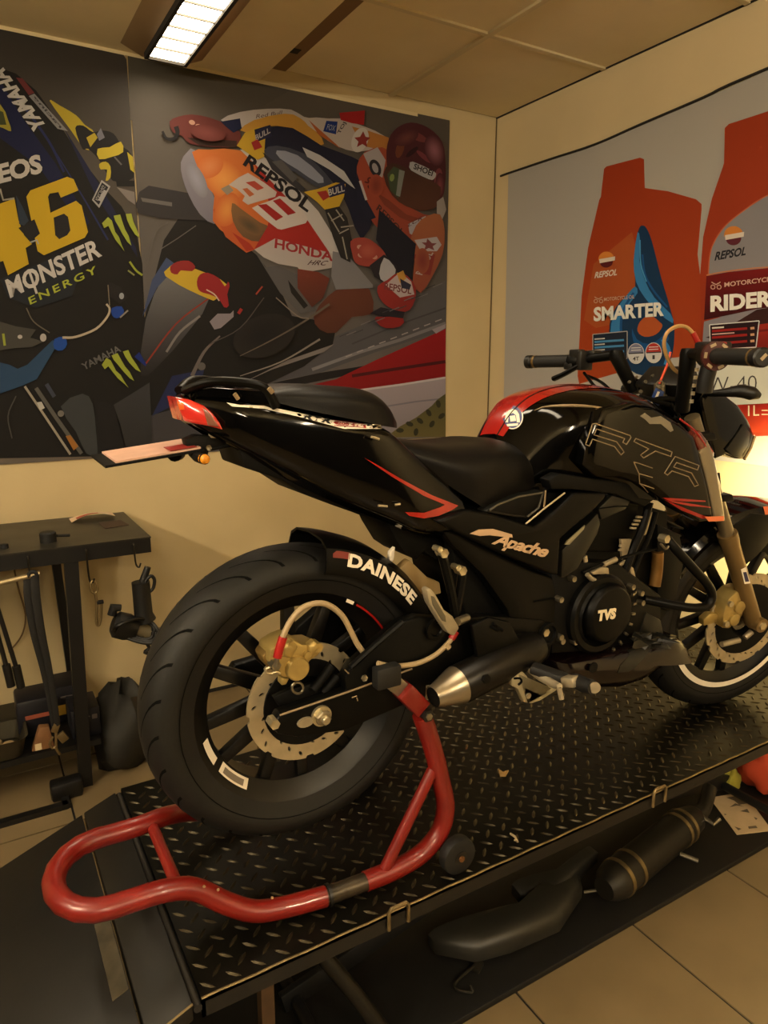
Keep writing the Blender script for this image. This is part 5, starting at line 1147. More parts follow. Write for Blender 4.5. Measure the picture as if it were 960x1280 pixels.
q = MB(); q.tube([px((718, 850), -.26), px((730, 856), -.29), px((741, 859), -.31)], [.014, .015, .014], 14); q.build('slider_rubber', M_rub, fp)
q = MB(); q.lathe([(0, .011), (-.003, .011), (-.004, 0)], px((743, 859), -.312), (.5, .8, 0), 16); q.build('slider_tip', M_alu, fp)
q = MB(); q.tube([px((699, 860), -.27), px((702, 874), -.275)], .005, 8); q.build('bank_sensor', M_alu, fp)

# ---------------- rider seat
def loft(sections, nu=5, nv=5, mirror=True):             # sections: right-hand half profiles from centre top to lower edge, as (x, dy, z)
    secs = [catmull([o(*p) for p in s], nv) for s in sections]
    cols = list(zip(*secs)); cols = [catmull(list(c), nu) for c in cols]
    rows = list(zip(*cols)); out = []
    for r in rows:
        r = list(r)
        out.append(r[::-1]+[mir(v) for v in r[1:]] if mirror else r)
    q = MB(); q.grid(out); n = len(out[0]); q.f.append(tuple(range(n))); q.f.append(tuple(range((len(out)-1)*n, len(out)*n))[::-1])
    q.rows = out; return q
seat = loft([[(.640, 0, 1.318), (.640, -.055, 1.314), (.645, -.085, 1.300), (.650, -.092, 1.280)],
             [(.700, 0, 1.303), (.700, -.075, 1.298), (.715, -.110, 1.275), (.73, -.112, 1.235)],
             [(.775, 0, 1.290), (.775, -.088, 1.285), (.79, -.128, 1.255), (.80, -.128, 1.190)],
             [(.850, 0, 1.288), (.850, -.090, 1.284), (.855, -.130, 1.255), (.845, -.126, 1.168)],
             [(.905, 0, 1.292), (.905, -.080, 1.286), (.915, -.118, 1.255), (.905, -.118, 1.178)],
             [(.955, 0, 1.285), (.958, -.060, 1.276), (.965, -.098, 1.245), (.965, -.105, 1.195)],
             [(.985, 0, 1.262), (.988, -.050, 1.255), (.992, -.085, 1.232), (.990, -.100, 1.206)]])
so = seat.build('rider_seat', M_seat, moto, sharp=60)
# ---------------- tank
TK = [[(.945, 0, 1.285), (.945, -.045, 1.278), (.955, -.085, 1.250), (.97, -.100, 1.205), (.985, -.100, 1.190)],
      [(.985, 0, 1.340), (.985, -.060, 1.328), (.99, -.098, 1.285), (1.0, -.108, 1.235), (1.005, -.104, 1.185)],
      [(1.03, 0, 1.374), (1.03, -.080, 1.358), (1.035, -.118, 1.310), (1.04, -.118, 1.245), (1.04, -.108, 1.180)],
      [(1.09, 0, 1.392), (1.09, -.095, 1.374), (1.09, -.136, 1.325), (1.09, -.132, 1.255), (1.09, -.118, 1.175)],
      [(1.16, 0, 1.396), (1.16, -.100, 1.380), (1.16, -.148, 1.330), (1.16, -.150, 1.260), (1.16, -.130, 1.165)],
      [(1.24, 0, 1.392), (1.24, -.098, 1.376), (1.24, -.156, 1.325), (1.24, -.164, 1.255), (1.24, -.145, 1.155)],
      [(1.32, 0, 1.378), (1.32, -.090, 1.360), (1.32, -.156, 1.310), (1.32, -.170, 1.245), (1.32, -.155, 1.140)],
      [(1.385, 0, 1.350), (1.385, -.075, 1.335), (1.385, -.145, 1.290), (1.385, -.165, 1.230), (1.385, -.155, 1.125)]]
tank = loft(TK, 5, 5); TB = tank.bvh(); to = tank.build('fuel_tank', M_gloss, moto, sharp=60)
def over(rows, i0, i1, j0, j1, off):
    nv = len(rows[0]); q = MB(); out = []
    for i in range(i0, i1):
        r = []
        for j in range(j0, j1):
            a = rows[min(i+1, len(rows)-1)][j]-rows[max(i-1, 0)][j]; b = rows[i][min(j+1, nv-1)]-rows[i][max(j-1, 0)]
            n_ = a.cross(b).normalized()
            if n_.z < 0: n_ = -n_
            r.append(rows[i][j]+n_*off)
        out.append(r)
    q.grid(out); return q
mid = len(tank.rows[0])//2
over(tank.rows, 1, 26, mid-3, mid+6, .0009).build('tank_stripe', M_stripe, to, recalc=False, sharp=80)
tl = MB(); tl.tube([over(tank.rows, i, i+1, mid-1, mid, .001).v[0] for i in range(1, 24)], .0016, 6); tl.build('stripe_line', M_matte, to)
# round sticker on the stripe
def disc_on(c, rx, ry, dy, bv, m, name, parent, off, n=28):
    q = MB(); ring = [px((c[0]+rx*math.cos(2*math.pi*k/n), c[1]+ry*math.sin(2*math.pi*k/n)), dy) for k in range(n)]
    q.add([px(c, dy)]+ring, [(0, 1+k, 1+(k+1) % n) for k in range(n)]); q = subdiv(q, 2)
    dirv = (px(c, 0)-CAM).normalized()
    drape(q, bv, off, dirv); return q.build(name, m, parent, recalc=False)
M_stb = mat('sticker_blue', (40, 56, 110), .4)
# tan tube laid on as the highlight along the tank top
q = MB(); q.tube(onto([(668, 513), (678, 509), (690, 507.5), (704, 507), (718, 507), (732, 507.5), (748, 509), (758, 510.5)], [TB], .0005), [.0008, .0018, .0026, .0032, .0034, .003, .002, .0008], 6); q.build('tank_highlight', M_line, to)
# ---------------- shroud
SHp = [(752, 512), (790, 503), (815, 510), (845, 528), (866, 545), (876, 575), (886, 615), (892, 650), (874, 652), (840, 634), (824, 622), (798, 604), (770, 596), (742, 596), (728, 580), (735, 545)]
def shell_pts(ps): return [px(p, -.151-.037*max(0, min(1, (p[0]-745)/120))) for p in ps]
sh = MB(); sh.pillow(shell_pts(SHp), (0, -.012, 0), (0, .02, 0), rings=(1, .97, .88, .7, .45, .2)); SB = sh.bvh(); sho = sh.build('tank_shroud', M_gloss, moto, sharp=45)
s2_ = MB(); s2_.pillow([mir(v) for v in shell_pts(SHp)], (0, .012, 0), (0, -.02, 0), rings=(1, .97, .88, .7, .45, .2)); s2_.build('tank_shroud', M_gloss, moto, sharp=45)
M_shg = mat('shroud_glow_grey', (128, 116, 92), .3, metal=.3, coat=.5)  # grey stands in for wall and headlight glow reflected in the black tip
tip = [(874, 566), (884, 552), (890, 564), (896, 590), (902, 625), (906, 651), (893, 652), (888, 622), (880, 588)]
q = MB(); q.pillow([px(p, -.19) for p in tip], (0, -.005, 0), (0, .02, 0)); tp = q.build('shroud_tip', M_shg, sho, sharp=50)
q = MB(); q.pillow([px(p, -.185) for p in [(866, 545), (874, 538), (884, 552), (892, 566), (890, 590), (880, 585), (874, 564)]], (0, -.006, 0), (0, .02, 0)); q.build('shroud_cap', mat('shroud_dark_red', (96, 30, 16), .2, coat=1), sho, sharp=50)
q = MB(); q.tube([px(p, -.19) for p in ((850, 524), (868, 538), (880, 554), (888, 572))], .0022, 6, smooth=4); q.build('shroud_pinstripe', M_redp, sho)
C3 = lambda pts: [(600+a*.375, 400+b*.375) for a, b in pts]
def line_on(ps, r, m, name, parent, closed=True, dens=3):
    pts = [Vector((a, b, 0)) for a, b in ps]; out = []
    N = len(pts)
    for i in range(N if closed else N-1):
        a, b = pts[i], pts[(i+1) % N]; k = max(1, int((b-a).length/dens))
        for t in range(k): out.append(a.lerp(b, t/k))
    if not closed: out.append(pts[-1])
    t_ = MB(); t_.tube(onto([(v.x, v.y) for v in out], [SB, TB], .0006), r, 6, closed=closed); return t_.build(name, m, parent)
for ps in ([(352, 415), (375, 347), (384, 345), (500, 385), (503, 392), (488, 415), (476, 408), (482, 395), (388, 363), (380, 383), (455, 406), (480, 440), (470, 450), (448, 422), (375, 397), (365, 420)],
           [(513, 405), (519, 395), (640, 440), (636, 455), (585, 437), (545, 460), (535, 450), (562, 430)],
           [(615, 510), (650, 455), (730, 485), (725, 500), (655, 475), (645, 490), (705, 510), (728, 550), (715, 555), (695, 522), (640, 503), (625, 517)]):
    line_on(C3(ps), .0011, M_line, 'outline_letter', sho)
for ps in ([(512, 473), (530, 478), (575, 494)], [(512, 473), (530, 512), (575, 525)], [(530, 512), (532, 545), (580, 562)], [(532, 545), (545, 556), (560, 575)]):
    line_on(C3(ps), .001, M_line, 'vent_edge', sho, False)
def flat_sub(vs, fs, n=3, lim=6.0):                      # split picture-plane polygons finely before laying them on
    q = MB(); q.add([Vector((a, b, 0)) for a, b in vs], fs)
    bm = bmesh.new(); bv = [bm.verts.new(v) for v in q.v]
    for f in q.f:
        try: bm.faces.new([bv[i] for i in f])
        except ValueError: pass
    bmesh.ops.triangulate(bm, faces=bm.faces)
    for k in range(n):
        e_ = [e for e in bm.edges if e.calc_length() > lim]
        if not e_: break
        bmesh.ops.subdivide_edges(bm, edges=e_, cuts=1); bmesh.ops.triangulate(bm, faces=bm.faces)
    bm.verts.index_update(); r = [(v.co.x, v.co.y) for v in bm.verts], [tuple(v.index for v in f.verts) for f in bm.faces]; bm.free(); return r
def fill_on(ps, m, name, parent, off=.001, bv=None, dy=-.17):
    vs, fs = flat_sub(ps, [tuple(t) for t in tessellate_polygon([[Vector((a, b, 0)) for a, b in ps]])], 4)
    q = MB(); q.add(onto(vs, bv or [SB, TB], off, dy), fs); return q.build(name, m, parent, recalc=False)
def text_on(string, p0, p1, upv, m, name, parent, off, bv, bold=.02, shear=0, dy=-.17):
    vs, fs = glyphs(string, bold, shear)
    vs, fs = flat_sub([(p0[0]+(p1[0]-p0[0])*u+upv[0]*t, p0[1]+(p1[1]-p0[1])*u+upv[1]*t) for u, t in vs], fs, 2)
    q = MB(); q.add(onto(vs, bv, off, dy), fs); return q.build(name, m, parent, recalc=False)
text_on('TVS', (747, 777), (770, 773.5), (.5, -14), mat('raised_letter_white', (232, 216, 180), .4), 'cover_lettering', eng, .0015, [CCB], .07, .12)
ell = lambda cx, cy, rx, ry, n=26: [(cx+rx*math.cos(2*math.pi*k/n), cy+ry*math.sin(2*math.pi*k/n)) for k in range(n)]
fill_on(ell(640.5, 521, 13.5, 15.5), M_white, 'round_sticker', to, .0012, [TB], -.05)
fill_on(ell(640.5, 521, 12, 14), M_stb, 'sticker_field', to, .0018, [TB], -.05)
fill_on([(631, 528), (632, 518), (636, 513), (641, 511), (646, 513), (649, 518), (650, 528), (646, 528), (645, 519), (641, 516), (636, 519), (635, 528)], M_white, 'sticker_arch', to, .0024, [TB], -.05)
fill_on([(637, 520), (644, 519), (645, 526), (638, 527)], M_white, 'sticker_block', to, .0024, [TB], -.05)
fill_on([(633, 530), (648, 529), (647, 532), (634, 533)], M_white, 'sticker_line', to, .0024, [TB], -.05)
fill_on(C3([(608, 592), (680, 596), (752, 602), (752, 606), (690, 605), (640, 602), (700, 612), (770, 623), (768, 626), (700, 620), (640, 608)]), M_redp, 'red_flash', sho)
fill_on(C3([(614, 598), (680, 626), (745, 652), (775, 658), (775, 664), (740, 662), (670, 634)]), M_redp, 'red_flash', sho)
q = MB(); q.poly([px(p, -.198) for p in ((881, 646), (905, 645), (905, 651), (886, 652))]); q.build('red_flash', M_org, tp, recalc=False)
fill_on([(800, 520), (806, 516), (814, 522), (826, 520), (838, 528), (842, 538), (838, 540), (826, 530), (812, 530), (806, 524)], mat('reflection_grey', (112, 104, 86), .35), 'shroud_reflection', sho)  # grey polygon painted in as a reflection in the tank cover
# trim strip under tank
plate([(686, 600), (700, 592), (740, 598), (790, 604), (822, 622), (806, 634), (770, 618), (716, 612), (690, 612)], -.145, .03, 'tank_trim', M_matte, moto, bevel=.004)
# ---------------- side panel
SP = [(546, 652), (583, 638), (612, 642), (640, 650), (668, 659), (688, 645), (704, 630), (718, 616), (758, 616), (757, 623), (740, 641), (714, 662), (701, 674), (698, 720), (684, 716), (640, 698), (600, 680)]
q = MB(); q.prism(pxs(SP, -.150), (0, .03, 0)); spo = q.build('side_panel', M_satin, moto, bevel=.006, seg=3); SPB = q.bvh()
q = MB(); q.prism([mir(v) for v in pxs(SP, -.150)], (0, -.03, 0)); q.build('side_panel', M_satin, moto, bevel=.006, seg=3)
M_script = mat('script_tan', (196, 164, 130), .4)
q = text_px('Apache', (612, 684), (681, 702), (8, -19), -.1515, .035, .35, .85); q.build('panel_lettering', M_script, spo, recalc=False)
q = MB(); q.poly([px(p, -.1518) for p in [(587, 667), (598, 662), (616, 661), (640, 668), (641, 672), (628, 671), (612, 669), (600, 670)]]); q.build('lettering_swoosh', M_script, spo, recalc=False)
plate([(606, 640), (618, 632), (646, 621), (682, 614), (676, 636), (660, 648), (640, 646)], -.142, .03, 'panel_insert', M_grey, moto, bevel=.003)
iw = plate([(612, 638), (622, 632), (648, 622), (677, 617), (672, 634), (658, 645), (640, 643)], -.1435, .012, 'insert_window', M_matte, moto, bevel=.002)
tubepx([(612, 638), (622, 631), (648, 621), (678, 616), (673, 635), (659, 646)], -.1445, .0022, 'insert_frame', mat('frame_grey', (62, 58, 46), .4), iw, sm=0)
tubepx([(682, 613), (680, 634)], -.146, .0018, 'insert_edge', M_line, iw, sm=0)
tubepx([(657, 655), (680, 636), (706, 616)], -.1515, .0018, 'panel_edge', M_silv, spo, sm=0)
q = MB(); q.prism(pxs([(703, 688), (712, 678), (730, 660), (748, 641), (751, 655), (747, 668), (722, 712), (706, 722), (702, 722)], -.138), (0, .03, 0)); sc_ = q.build('knee_scoop', M_grey, moto, bevel=.004)
plate([(706, 681), (710, 676), (732, 656), (730, 662), (712, 681)], -.1395, .004, 'scoop_highlight', mat('highlight_grey', (140, 132, 104), .4), sc_, bevel=.001)  # pale bar painted in as the highlight along the scoop
plate([(748, 636), (766, 619), (789, 626), (782, 637), (752, 650)], -.140, .02, 'tank_corner_cover', M_grey, moto, bevel=.003)
tubepx([(748, 636), (770, 633), (786, 633)], -.1415, .0012, 'cover_seam', M_groove, moto, sm=0)
# ---------------- tail
TL = [[(.300, 0, 1.395), (.300, -.018, 1.392), (.302, -.030, 1.380), (.306, -.030, 1.352), (.312, -.02, 1.345)],
      [(.370, 0, 1.392), (.370, -.056, 1.388), (.370, -.078, 1.366), (.370, -.074, 1.318), (.372, -.05, 1.305)],
      [(.450, 0, 1.375), (.450, -.080, 1.368), (.450, -.098, 1.346), (.452, -.096, 1.275), (.455, -.06, 1.250)],
      [(.540, 0, 1.356), (.540, -.096, 1.344), (.540, -.114, 1.318), (.545, -.112, 1.225), (.55, -.08, 1.198)],
      [(.620, 0, 1.342), (.620, -.103, 1.331), (.620, -.122, 1.296), (.630, -.122, 1.185), (.635, -.09, 1.160)],
      [(.680, 0, 1.290), (.680, -.104, 1.285), (.680, -.126, 1.250), (.69, -.130, 1.155), (.70, -.10, 1.130)],
      [(.775, 0, 1.215), (.775, -.100, 1.210), (.78, -.128, 1.180), (.785, -.134, 1.140), (.785, -.10, 1.120)]]
tail = loft(TL, 5, 5); TLB = tail.bvh(); tlo = tail.build('tail_fairing', M_gloss, moto, sharp=60)
fill_on([(455, 572), (470, 580), (500, 598), (540, 619), (573, 632), (566, 637), (548, 645), (530, 648), (512, 645), (506, 640), (530, 641), (550, 634), (556, 631), (530, 620), (490, 596)], M_stripe, 'red_flash', tlo, .0012, [TLB], -.12)
fill_on([(283, 503), (300, 506), (330, 507), (374, 516), (420, 526), (476, 531), (478, 536), (430, 536), (374, 521), (330, 511), (290, 508)], M_white, 'white_decal', tlo, .0012, [TLB], -.1)
text_on('RTR', (378, 523), (414, 530), (0, -7), M_blk, 'decal_lettering', tlo, .0018, [TLB], .05, .2, -.12)
fill_on([(416, 524.5), (456, 529), (458, 535), (418, 532)], M_redp, 'decal_box', tlo, .0018, [TLB], -.12)
fill_on([(418, 525.8), (453, 530), (455, 534), (420, 531)], M_white, 'decal_field', tlo, .0023, [TLB], -.12)
text_on('200 4V', (422, 530.6), (450, 533.6), (0, -4), M_redp, 'decal_lettering', tlo, .0028, [TLB], .04, 0, -.12)
q = MB(); q.prism([o(.306, -.018, 1.396), o(.34, -.052, 1.404), o(.42, -.086, 1.398), o(.43, -.088, 1.36), o(.31, -.02, 1.36)], (0, .06, 0)); q.build('tail_cover', M_gloss, moto, bevel=.004)
q = MB(); q.prism([o(.306, .018, 1.396), o(.34, .052, 1.404), o(.42, .086, 1.398), o(.43, .088, 1.36), o(.31, .02, 1.36)], (0, -.06, 0)); q.build('tail_cover', M_gloss, moto, bevel=.004)
tubepx([(312, 509), (316, 509)], -.11, .001, 'tail_mark', M_silv, tlo, sm=0)
for p0, p1 in (((473, 632), (484, 633)), ((494, 631), (500, 630)), ((464, 546), (474, 549))): tubepx([p0, p1], -.132, .0022, 'panel_glint', M_silv, tlo, sm=0)  # short silver dashes painted on the tail as glints
# tail underside: undertray, mudguard hanger
q = MB(); q.prism(pxs([(296, 552), (306, 585), (352, 600), (380, 618), (417, 632), (440, 640), (480, 655), (500, 640), (420, 600), (340, 556)], -.06), (0, .12, 0)); q.build('undertray', M_matte, moto, bevel=.004)
plate([(484, 652), (500, 645), (546, 655), (570, 690), (560, 700), (545, 700), (530, 690), (520, 700), (505, 690), (490, 665)], -.06, .12, 'rear_frame', M_matte, moto, bevel=.003)
# tail light
q = MB(); tlp = [(219, 496), (236, 499), (255, 507), (266, 517), (274, 528), (278, 537), (262, 533), (240, 529), (230, 526), (224, 512)]
def tlx(p): 
    d_ = -.024-.050*max(0, min(1, (p[0]-220)/55)); return px(p, d_)
q.pillow([tlx(p) for p in tlp], (-.004, -.007, 0), (0, .03, 0)); tg = q.build('tail_light', mat('tail_lens_red', (196, 44, 34), .2, coat=1.0), moto, sharp=50)
q = MB(); q.pillow([mir(tlx(p)) for p in tlp], (-.004, .007, 0), (0, -.03, 0)); q.build('tail_light', mat('tail_lens_red', (196, 44, 34), .2, coat=1.0), moto, sharp=50)
q = MB(); q.pillow([tlx(p)+Vector((-.004, -.0075, 0)) for p in ((256, 509), (266, 519), (275, 533), (262, 531), (258, 520))], (0, -.002, 0), (0, .004, 0)); q.build('clear_corner', mat('lens_smoke', (120, 76, 58), .2, coat=1), tg)
q = MB(); q.pillow([tlx(p)+Vector((-.003, -.006, 0)) for p in ((223, 502), (230, 503), (232, 512), (226, 512))], (0, -.002, 0), (0, .004, 0)); q.build('amber_corner', mat('lens_amber', (220, 90, 24), .25, coat=1), tg)
# grab rail and pillion seat
gr = [o(.318, -.03, 1.402), o(.40, -.075, 1.402), o(.47, -.098, 1.390), o(.52, -.105, 1.372)]
q = MB(); q.tube([o(.306, -.016, 1.398), o(.335, -.052, 1.412), o(.375, -.076, 1.412), o(.412, -.088, 1.403), o(.430, -.090, 1.372)], .0095, 10, smooth=4, flat=.8); gro = q.build('grab_rail', M_satin, moto)
q = MB(); q.tube([mir(v) for v in (o(.306, -.016, 1.398), o(.335, -.052, 1.412), o(.375, -.076, 1.412), o(.412, -.088, 1.403), o(.430, -.090, 1.372))], .0095, 10, smooth=4, flat=.8); q.build('grab_rail', M_satin, moto)
tubepx([(293, 492), (298, 499)], -.085, .0035, 'rail_clip', M_line, gro, sm=0); tubepx([(336, 485), (341, 491)], -.10, .004, 'rail_clip', M_line, gro, sm=0)
ps_ = loft([[(.425, 0, 1.399), (.425, -.050, 1.398), (.427, -.076, 1.393), (.430, -.080, 1.380)],
            [(.480, 0, 1.407), (.480, -.060, 1.405), (.482, -.090, 1.394), (.484, -.096, 1.366)],
            [(.545, 0, 1.404), (.545, -.065, 1.402), (.548, -.100, 1.388), (.550, -.105, 1.351)],
            [(.600, 0, 1.398), (.600, -.065, 1.396), (.605, -.100, 1.378), (.608, -.106, 1.338)],
            [(.636, 0, 1.385), (.636, -.060, 1.381), (.640, -.092, 1.362), (.642, -.098, 1.332)],
            [(.658, 0, 1.352), (.658, -.050, 1.350), (.661, -.078, 1.342), (.662, -.082, 1.328)]], 5, 5)
ps_.build('pillion_seat', M_seat, moto, sharp=60)
# number plate on its hanger
q = MB(); q.prism([o(.318, -.045, 1.308), o(.318, .075, 1.310), o(.188, .075, 1.296), o(.188, -.045, 1.294)], (0, 0, .003)); pl_ = q.build('number_plate', mat('plate_pink', (205, 165, 145), .5, var=.12, scale=20), moto)
q = MB(); q.prism([o(.322, -.05, 1.304), o(.322, .08, 1.306), o(.172, .08, 1.290), o(.172, -.05, 1.288)], (0, 0, .004)); q.build('plate_backing', M_matte, moto)
q = MB(); q.prism([o(.312, -.045, 1.3115), o(.312, .0, 1.3125), o(.27, .0, 1.3085), o(.27, -.045, 1.3072)], (0, 0, .0006)); q.build('plate_mark', mat('plate_red', (150, 40, 34), .5), pl_)
plate([(232, 550), (246, 544), (262, 545), (288, 556), (262, 562), (258, 578), (250, 580), (242, 572), (236, 562)], -.03, .03, 'plate_bracket', M_matte, moto, bevel=.003)
tubepx([(262, 562), (292, 556)], -.03, .003, 'bracket_stay', M_matte, moto, sm=0)
bolt((261, 560), -.032, .005, M_steel, moto, .005); plate([(262, 541), (274, 541), (272, 548), (263, 548)], -.03, .01, 'bracket_clip', M_alu, moto, bevel=.002)
q = MB(); q.tube([px((246, 571), -.05), px((252, 573), -.075), px((256, 574), -.09)], [.008, .0085, .0085], 12); rin = q.build('rear_indicator', M_matte, moto)
q = MB(); q.lathe([(.008, .0075), (0, .008), (-.004, .006), (-.006, 0)], px((256.5, 574), -.09), (-.3, .9, 0), 16); q.build('indicator_lens', mat('amber_lens', (216, 138, 28), .25, coat=.8), rin)
q = MB(); q.tube([px((223, 566), .02), px((218, 568), -.01)], .012, 12); q.build('plate_lamp', M_matte, moto)

# ---------------- front end (in the steering frame)
def Sx(q): return q.xform(MST)
fd = ST_AX
M_stan = mat('fork_stanchion', (120, 108, 84), .3, metal=.5)
for s in (-1, 1):
    lo = o(1.810, s*.096, .765); top_ = lo+fd*.66
    q = MB(); q.tube([lo-fd*.012, lo+fd*.005, lo+fd*.27, lo+fd*.285, lo+fd*.31], [.019, .0215, .0225, .0245, .0245], 20); fl = Sx(q).build('fork_leg', M_fork, moto)
    q = MB(); q.tube([lo+fd*.31, lo+fd*.66], [.0175, .0175], 16); Sx(q).build('fork_tube', M_stan, moto)
    q = MB(); q.tube([lo+Vector((.0, s*.03, 0)), lo-Vector((0, s*.03, 0))], .020, 16); Sx(q).build('axle_clamp', M_fork, fl)
    q = MB(); q.lathe([(-.034, 0), (-.034, .011), (-.026, .013), (.0, .013)], lo, (0, -s, 0) if s > 0 else (0, 1, 0), 6); Sx(q).build('axle_nut', M_zinc, fl)
    if s < 0:
        q = MB(); q.prism([lo+fd*.15+Vector((-.012, -.0232, 0)), lo+fd*.20+Vector((-.010, -.0232, 0)), lo+fd*.205+Vector((.008, -.0232, 0)), lo+fd*.15+Vector((.008, -.0232, 0))], (0, .001, 0)); Sx(q).build('fork_sticker', M_white, fl)
        q = MB(); q.prism([lo+fd*.157+Vector((-.008, -.0236, 0)), lo+fd*.19+Vector((-.006, -.0236, 0)), lo+fd*.19+Vector((.005, -.0236, 0)), lo+fd*.157+Vector((.005, -.0236, 0))], (0, .0005, 0)); Sx(q).build('sticker_core', mat('sticker_navy', (44, 40, 76), .4), fl)
# front mudguard
fh = [(-.062, .288), (-.066, .304), (-.055, .322), (0, .332), (.055, .322), (.066, .304), (.062, .288)]
fh = fh+[(y*.94, r-.004) for y, r in fh[::-1]]
q = arcshell(FC, fh, 150, 28, 40); Sx(q); FMB = q.bvh(); fm = q.build('front_mudguard', M_gloss, moto)
q = MB(); rows = []
for i in range(25):
    a = R(92-50*i/24); rows.append([Vector((FC.x+r*math.cos(a), YB+y, FC.z+r*math.sin(a))) for y, r in ((-.0672, .304), (-.0615, .3155), (-.056, .3232))])
q.grid(rows); Sx(q).build('mudguard_stripe', M_org, fm, recalc=False)
q = MB(); q.prism([Vector((FC.x+r*math.cos(R(a)), YB-.068, FC.z+r*math.sin(R(a)))) for r, a in ((.31, 125), (.315, 100), (.30, 82), (.25, 80), (.19, 92), (.17, 104), (.22, 115))], (0, .006, 0)); Sx(q).build('mudguard_stay', M_satin, fm, bevel=.002)
# front caliper
q = MB(); cz = Vector((FC.x-.085, YB-.10, FC.z+.055))
q.prism([cz+Vector((a, 0, b)) for a, b in ((-.03, -.052), (-.005, -.058), (.028, -.035), (.038, .0), (.042, .04), (.022, .055), (-.008, .05), (-.03, .03), (-.036, -.01))], (0, .05, 0)); fcal = Sx(q).build('front_caliper', M_gold, moto, bevel=.005)
for dx, dz_, r in ((.002, -.03, .017), (.012, .006, .017)):
    q = MB(); q.lathe([(0, r), (-.006, r), (-.008, r*.8), (-.008, 0)], cz+Vector((dx, 0, dz_)), n=20); Sx(q).build('piston_cap', M_gold, fcal)
for dx, dz_ in ((.028, .042), (-.024, .02), (-.024, -.038)):
    q = MB(); q.lathe([(0, .008), (-.008, .008), (-.008, 0)], cz+Vector((dx, 0, dz_)), n=12); Sx(q).build('caliper_bolt', M_zinc, fcal)
q = MB(); q.prism([cz+Vector((a, .02, b)) for a, b in ((-.075, -.05), (-.03, -.045), (-.03, -.02), (-.06, -.015), (-.08, -.03))], (0, .02, 0)); Sx(q).build('caliper_lug', M_gold, fcal, bevel=.003)
for (p0, p1) in (((-.045, -.105), (.015, -.10)), ((.035, -.095), (.055, -.08))):
    q = MB(); q.tube([cz+Vector((p0[0]+.03, .005, p0[1])), cz+Vector((p1[0]+.03, .005, p1[1]))], .008, 10); Sx(q).build('sensor_clip', M_alu, fcal)
q = MB(); q.lathe([(0, .026), (-.006, .026), (-.006, .014), (0, .014)], Vector((FC.x-.035, YB-.075, FC.z+.005)), n=20); Sx(q).build('speed_sensor', mat('sensor_grey', (90, 78, 56), .5), fcal)
q = MB(); q.tube([o(1.76, -.085, .835), o(1.70, -.075, .95), o(1.655, -.07, 1.06), o(1.62, -.06, 1.18)], .0045, 8, smooth=4); Sx(q).build('front_brake_hose', M_matte, moto)
# yokes, risers
h1 = o(1.810, 0, .765)+fd*.60; h2 = o(1.810, 0, .765)+fd*.42
for h_, nm in ((h1, 'top_yoke'), (h2, 'lower_yoke')):
    q = MB(); q.prism([h_+Vector((a, b, 0)) for a, b in ((-.03, -.125), (.03, -.125), (.02, -.05), (.0, 0), (.02, .05), (.03, .125), (-.03, .125), (-.06, .04), (-.06, -.04))], fd*.022); Sx(q).build(nm, M_satin, moto, bevel=.004)
q = MB(); q.tube([h2-ST_AX*.01+Vector((-.045, 0, 0)), h1+Vector((-.045, 0, 0))], .032, 18); Sx(q).build('steering_head', M_satin, moto)
# handlebars (measured in the photo's turned position, symmetric about the steering axis)
gR0, gR1 = Vector((1.352, .935, 1.456)), Vector((1.272, .795, 1.452)); gL0, gL1 = Vector((1.398, 1.395, 1.448)), Vector((1.378, 1.515, 1.446))
rR = Vector((1.392, 1.030, 1.462)); rL = Vector((1.423, 1.262, 1.462))
def riser(top, bot, nm): 
    q = MB(); q.tube([top+Vector((0, 0, .012)), top, top.lerp(bot, .5), bot], [.016, .019, .017, .017], 12); return q.build(nm, M_satin, moto)
riser(rR, Vector((1.428, 1.062, 1.335)), 'handlebar_riser'); riser(rL, Vector((1.475, 1.245, 1.375)), 'handlebar_riser')
q = MB(); q.tube([rR, gR0], .0125, 12); q.tube([gR0, gR1], .0115, 12); q.build('handlebar', M_satin, moto)
q = MB(); q.tube([rL, gL0], .0125, 12); q.tube([gL0, gL1], .0115, 12); q.build('handlebar', M_satin, moto)
def grip(a, b, nm):
    d_ = (b-a).normalized(); n_ = 14; pts = []; rad = []
    L2 = (b-a).length
    for i in range(n_*2+1): pts.append(a+d_*L2*i/(n_*2)); rad.append(.0168 if i % 2 else .0160)
    q = MB(); q.tube(pts, rad, 18); g_ = q.build(nm, M_rub, moto)
    q = MB(); q.tube([b, b+d_*.004, b+d_*.018, b+d_*.021], [.015, .0185, .0185, .015], 18); q.build('bar_end', M_blk, g_)
    q = MB(); q.tube([b-d_*.012, b-d_*.006], [.0175, .0175], 18); q.build('grip_ring', mat('ring_brass', (120, 96, 54), .4, metal=.6), g_)
    q = MB(); q.bar(b+d_*.0212+Vector((-.004, .002, -.004)), b+d_*.0212+Vector((.004, -.002, .006)), .006, .002, d_); q.build('end_mark', M_hose, g_)
    return g_, d_
g_, d_ = grip(gR0, gR1, 'throttle_grip')
q = MB(); q.tube([gR0-d_*.006, gR0+d_*.004], [.030, .030], 28); tr = q.build('throttle_flange', mat('flange_red', (64, 20, 15), .4), g_)
u1 = d_.orthogonal().normalized(); u2 = d_.cross(u1)
for k in range(6):
    a = R(60*k+15); c_ = gR0+d_*.0045+(u1*math.cos(a)+u2*math.sin(a))*.024; q = MB(); q.bar(c_-(u1*-math.sin(a)+u2*math.cos(a))*.006, c_+(u1*-math.sin(a)+u2*math.cos(a))*.006, .006, .002, d_); q.build('flange_window', M_hose, tr)
grip(gL0, gL1, 'clutch_grip')
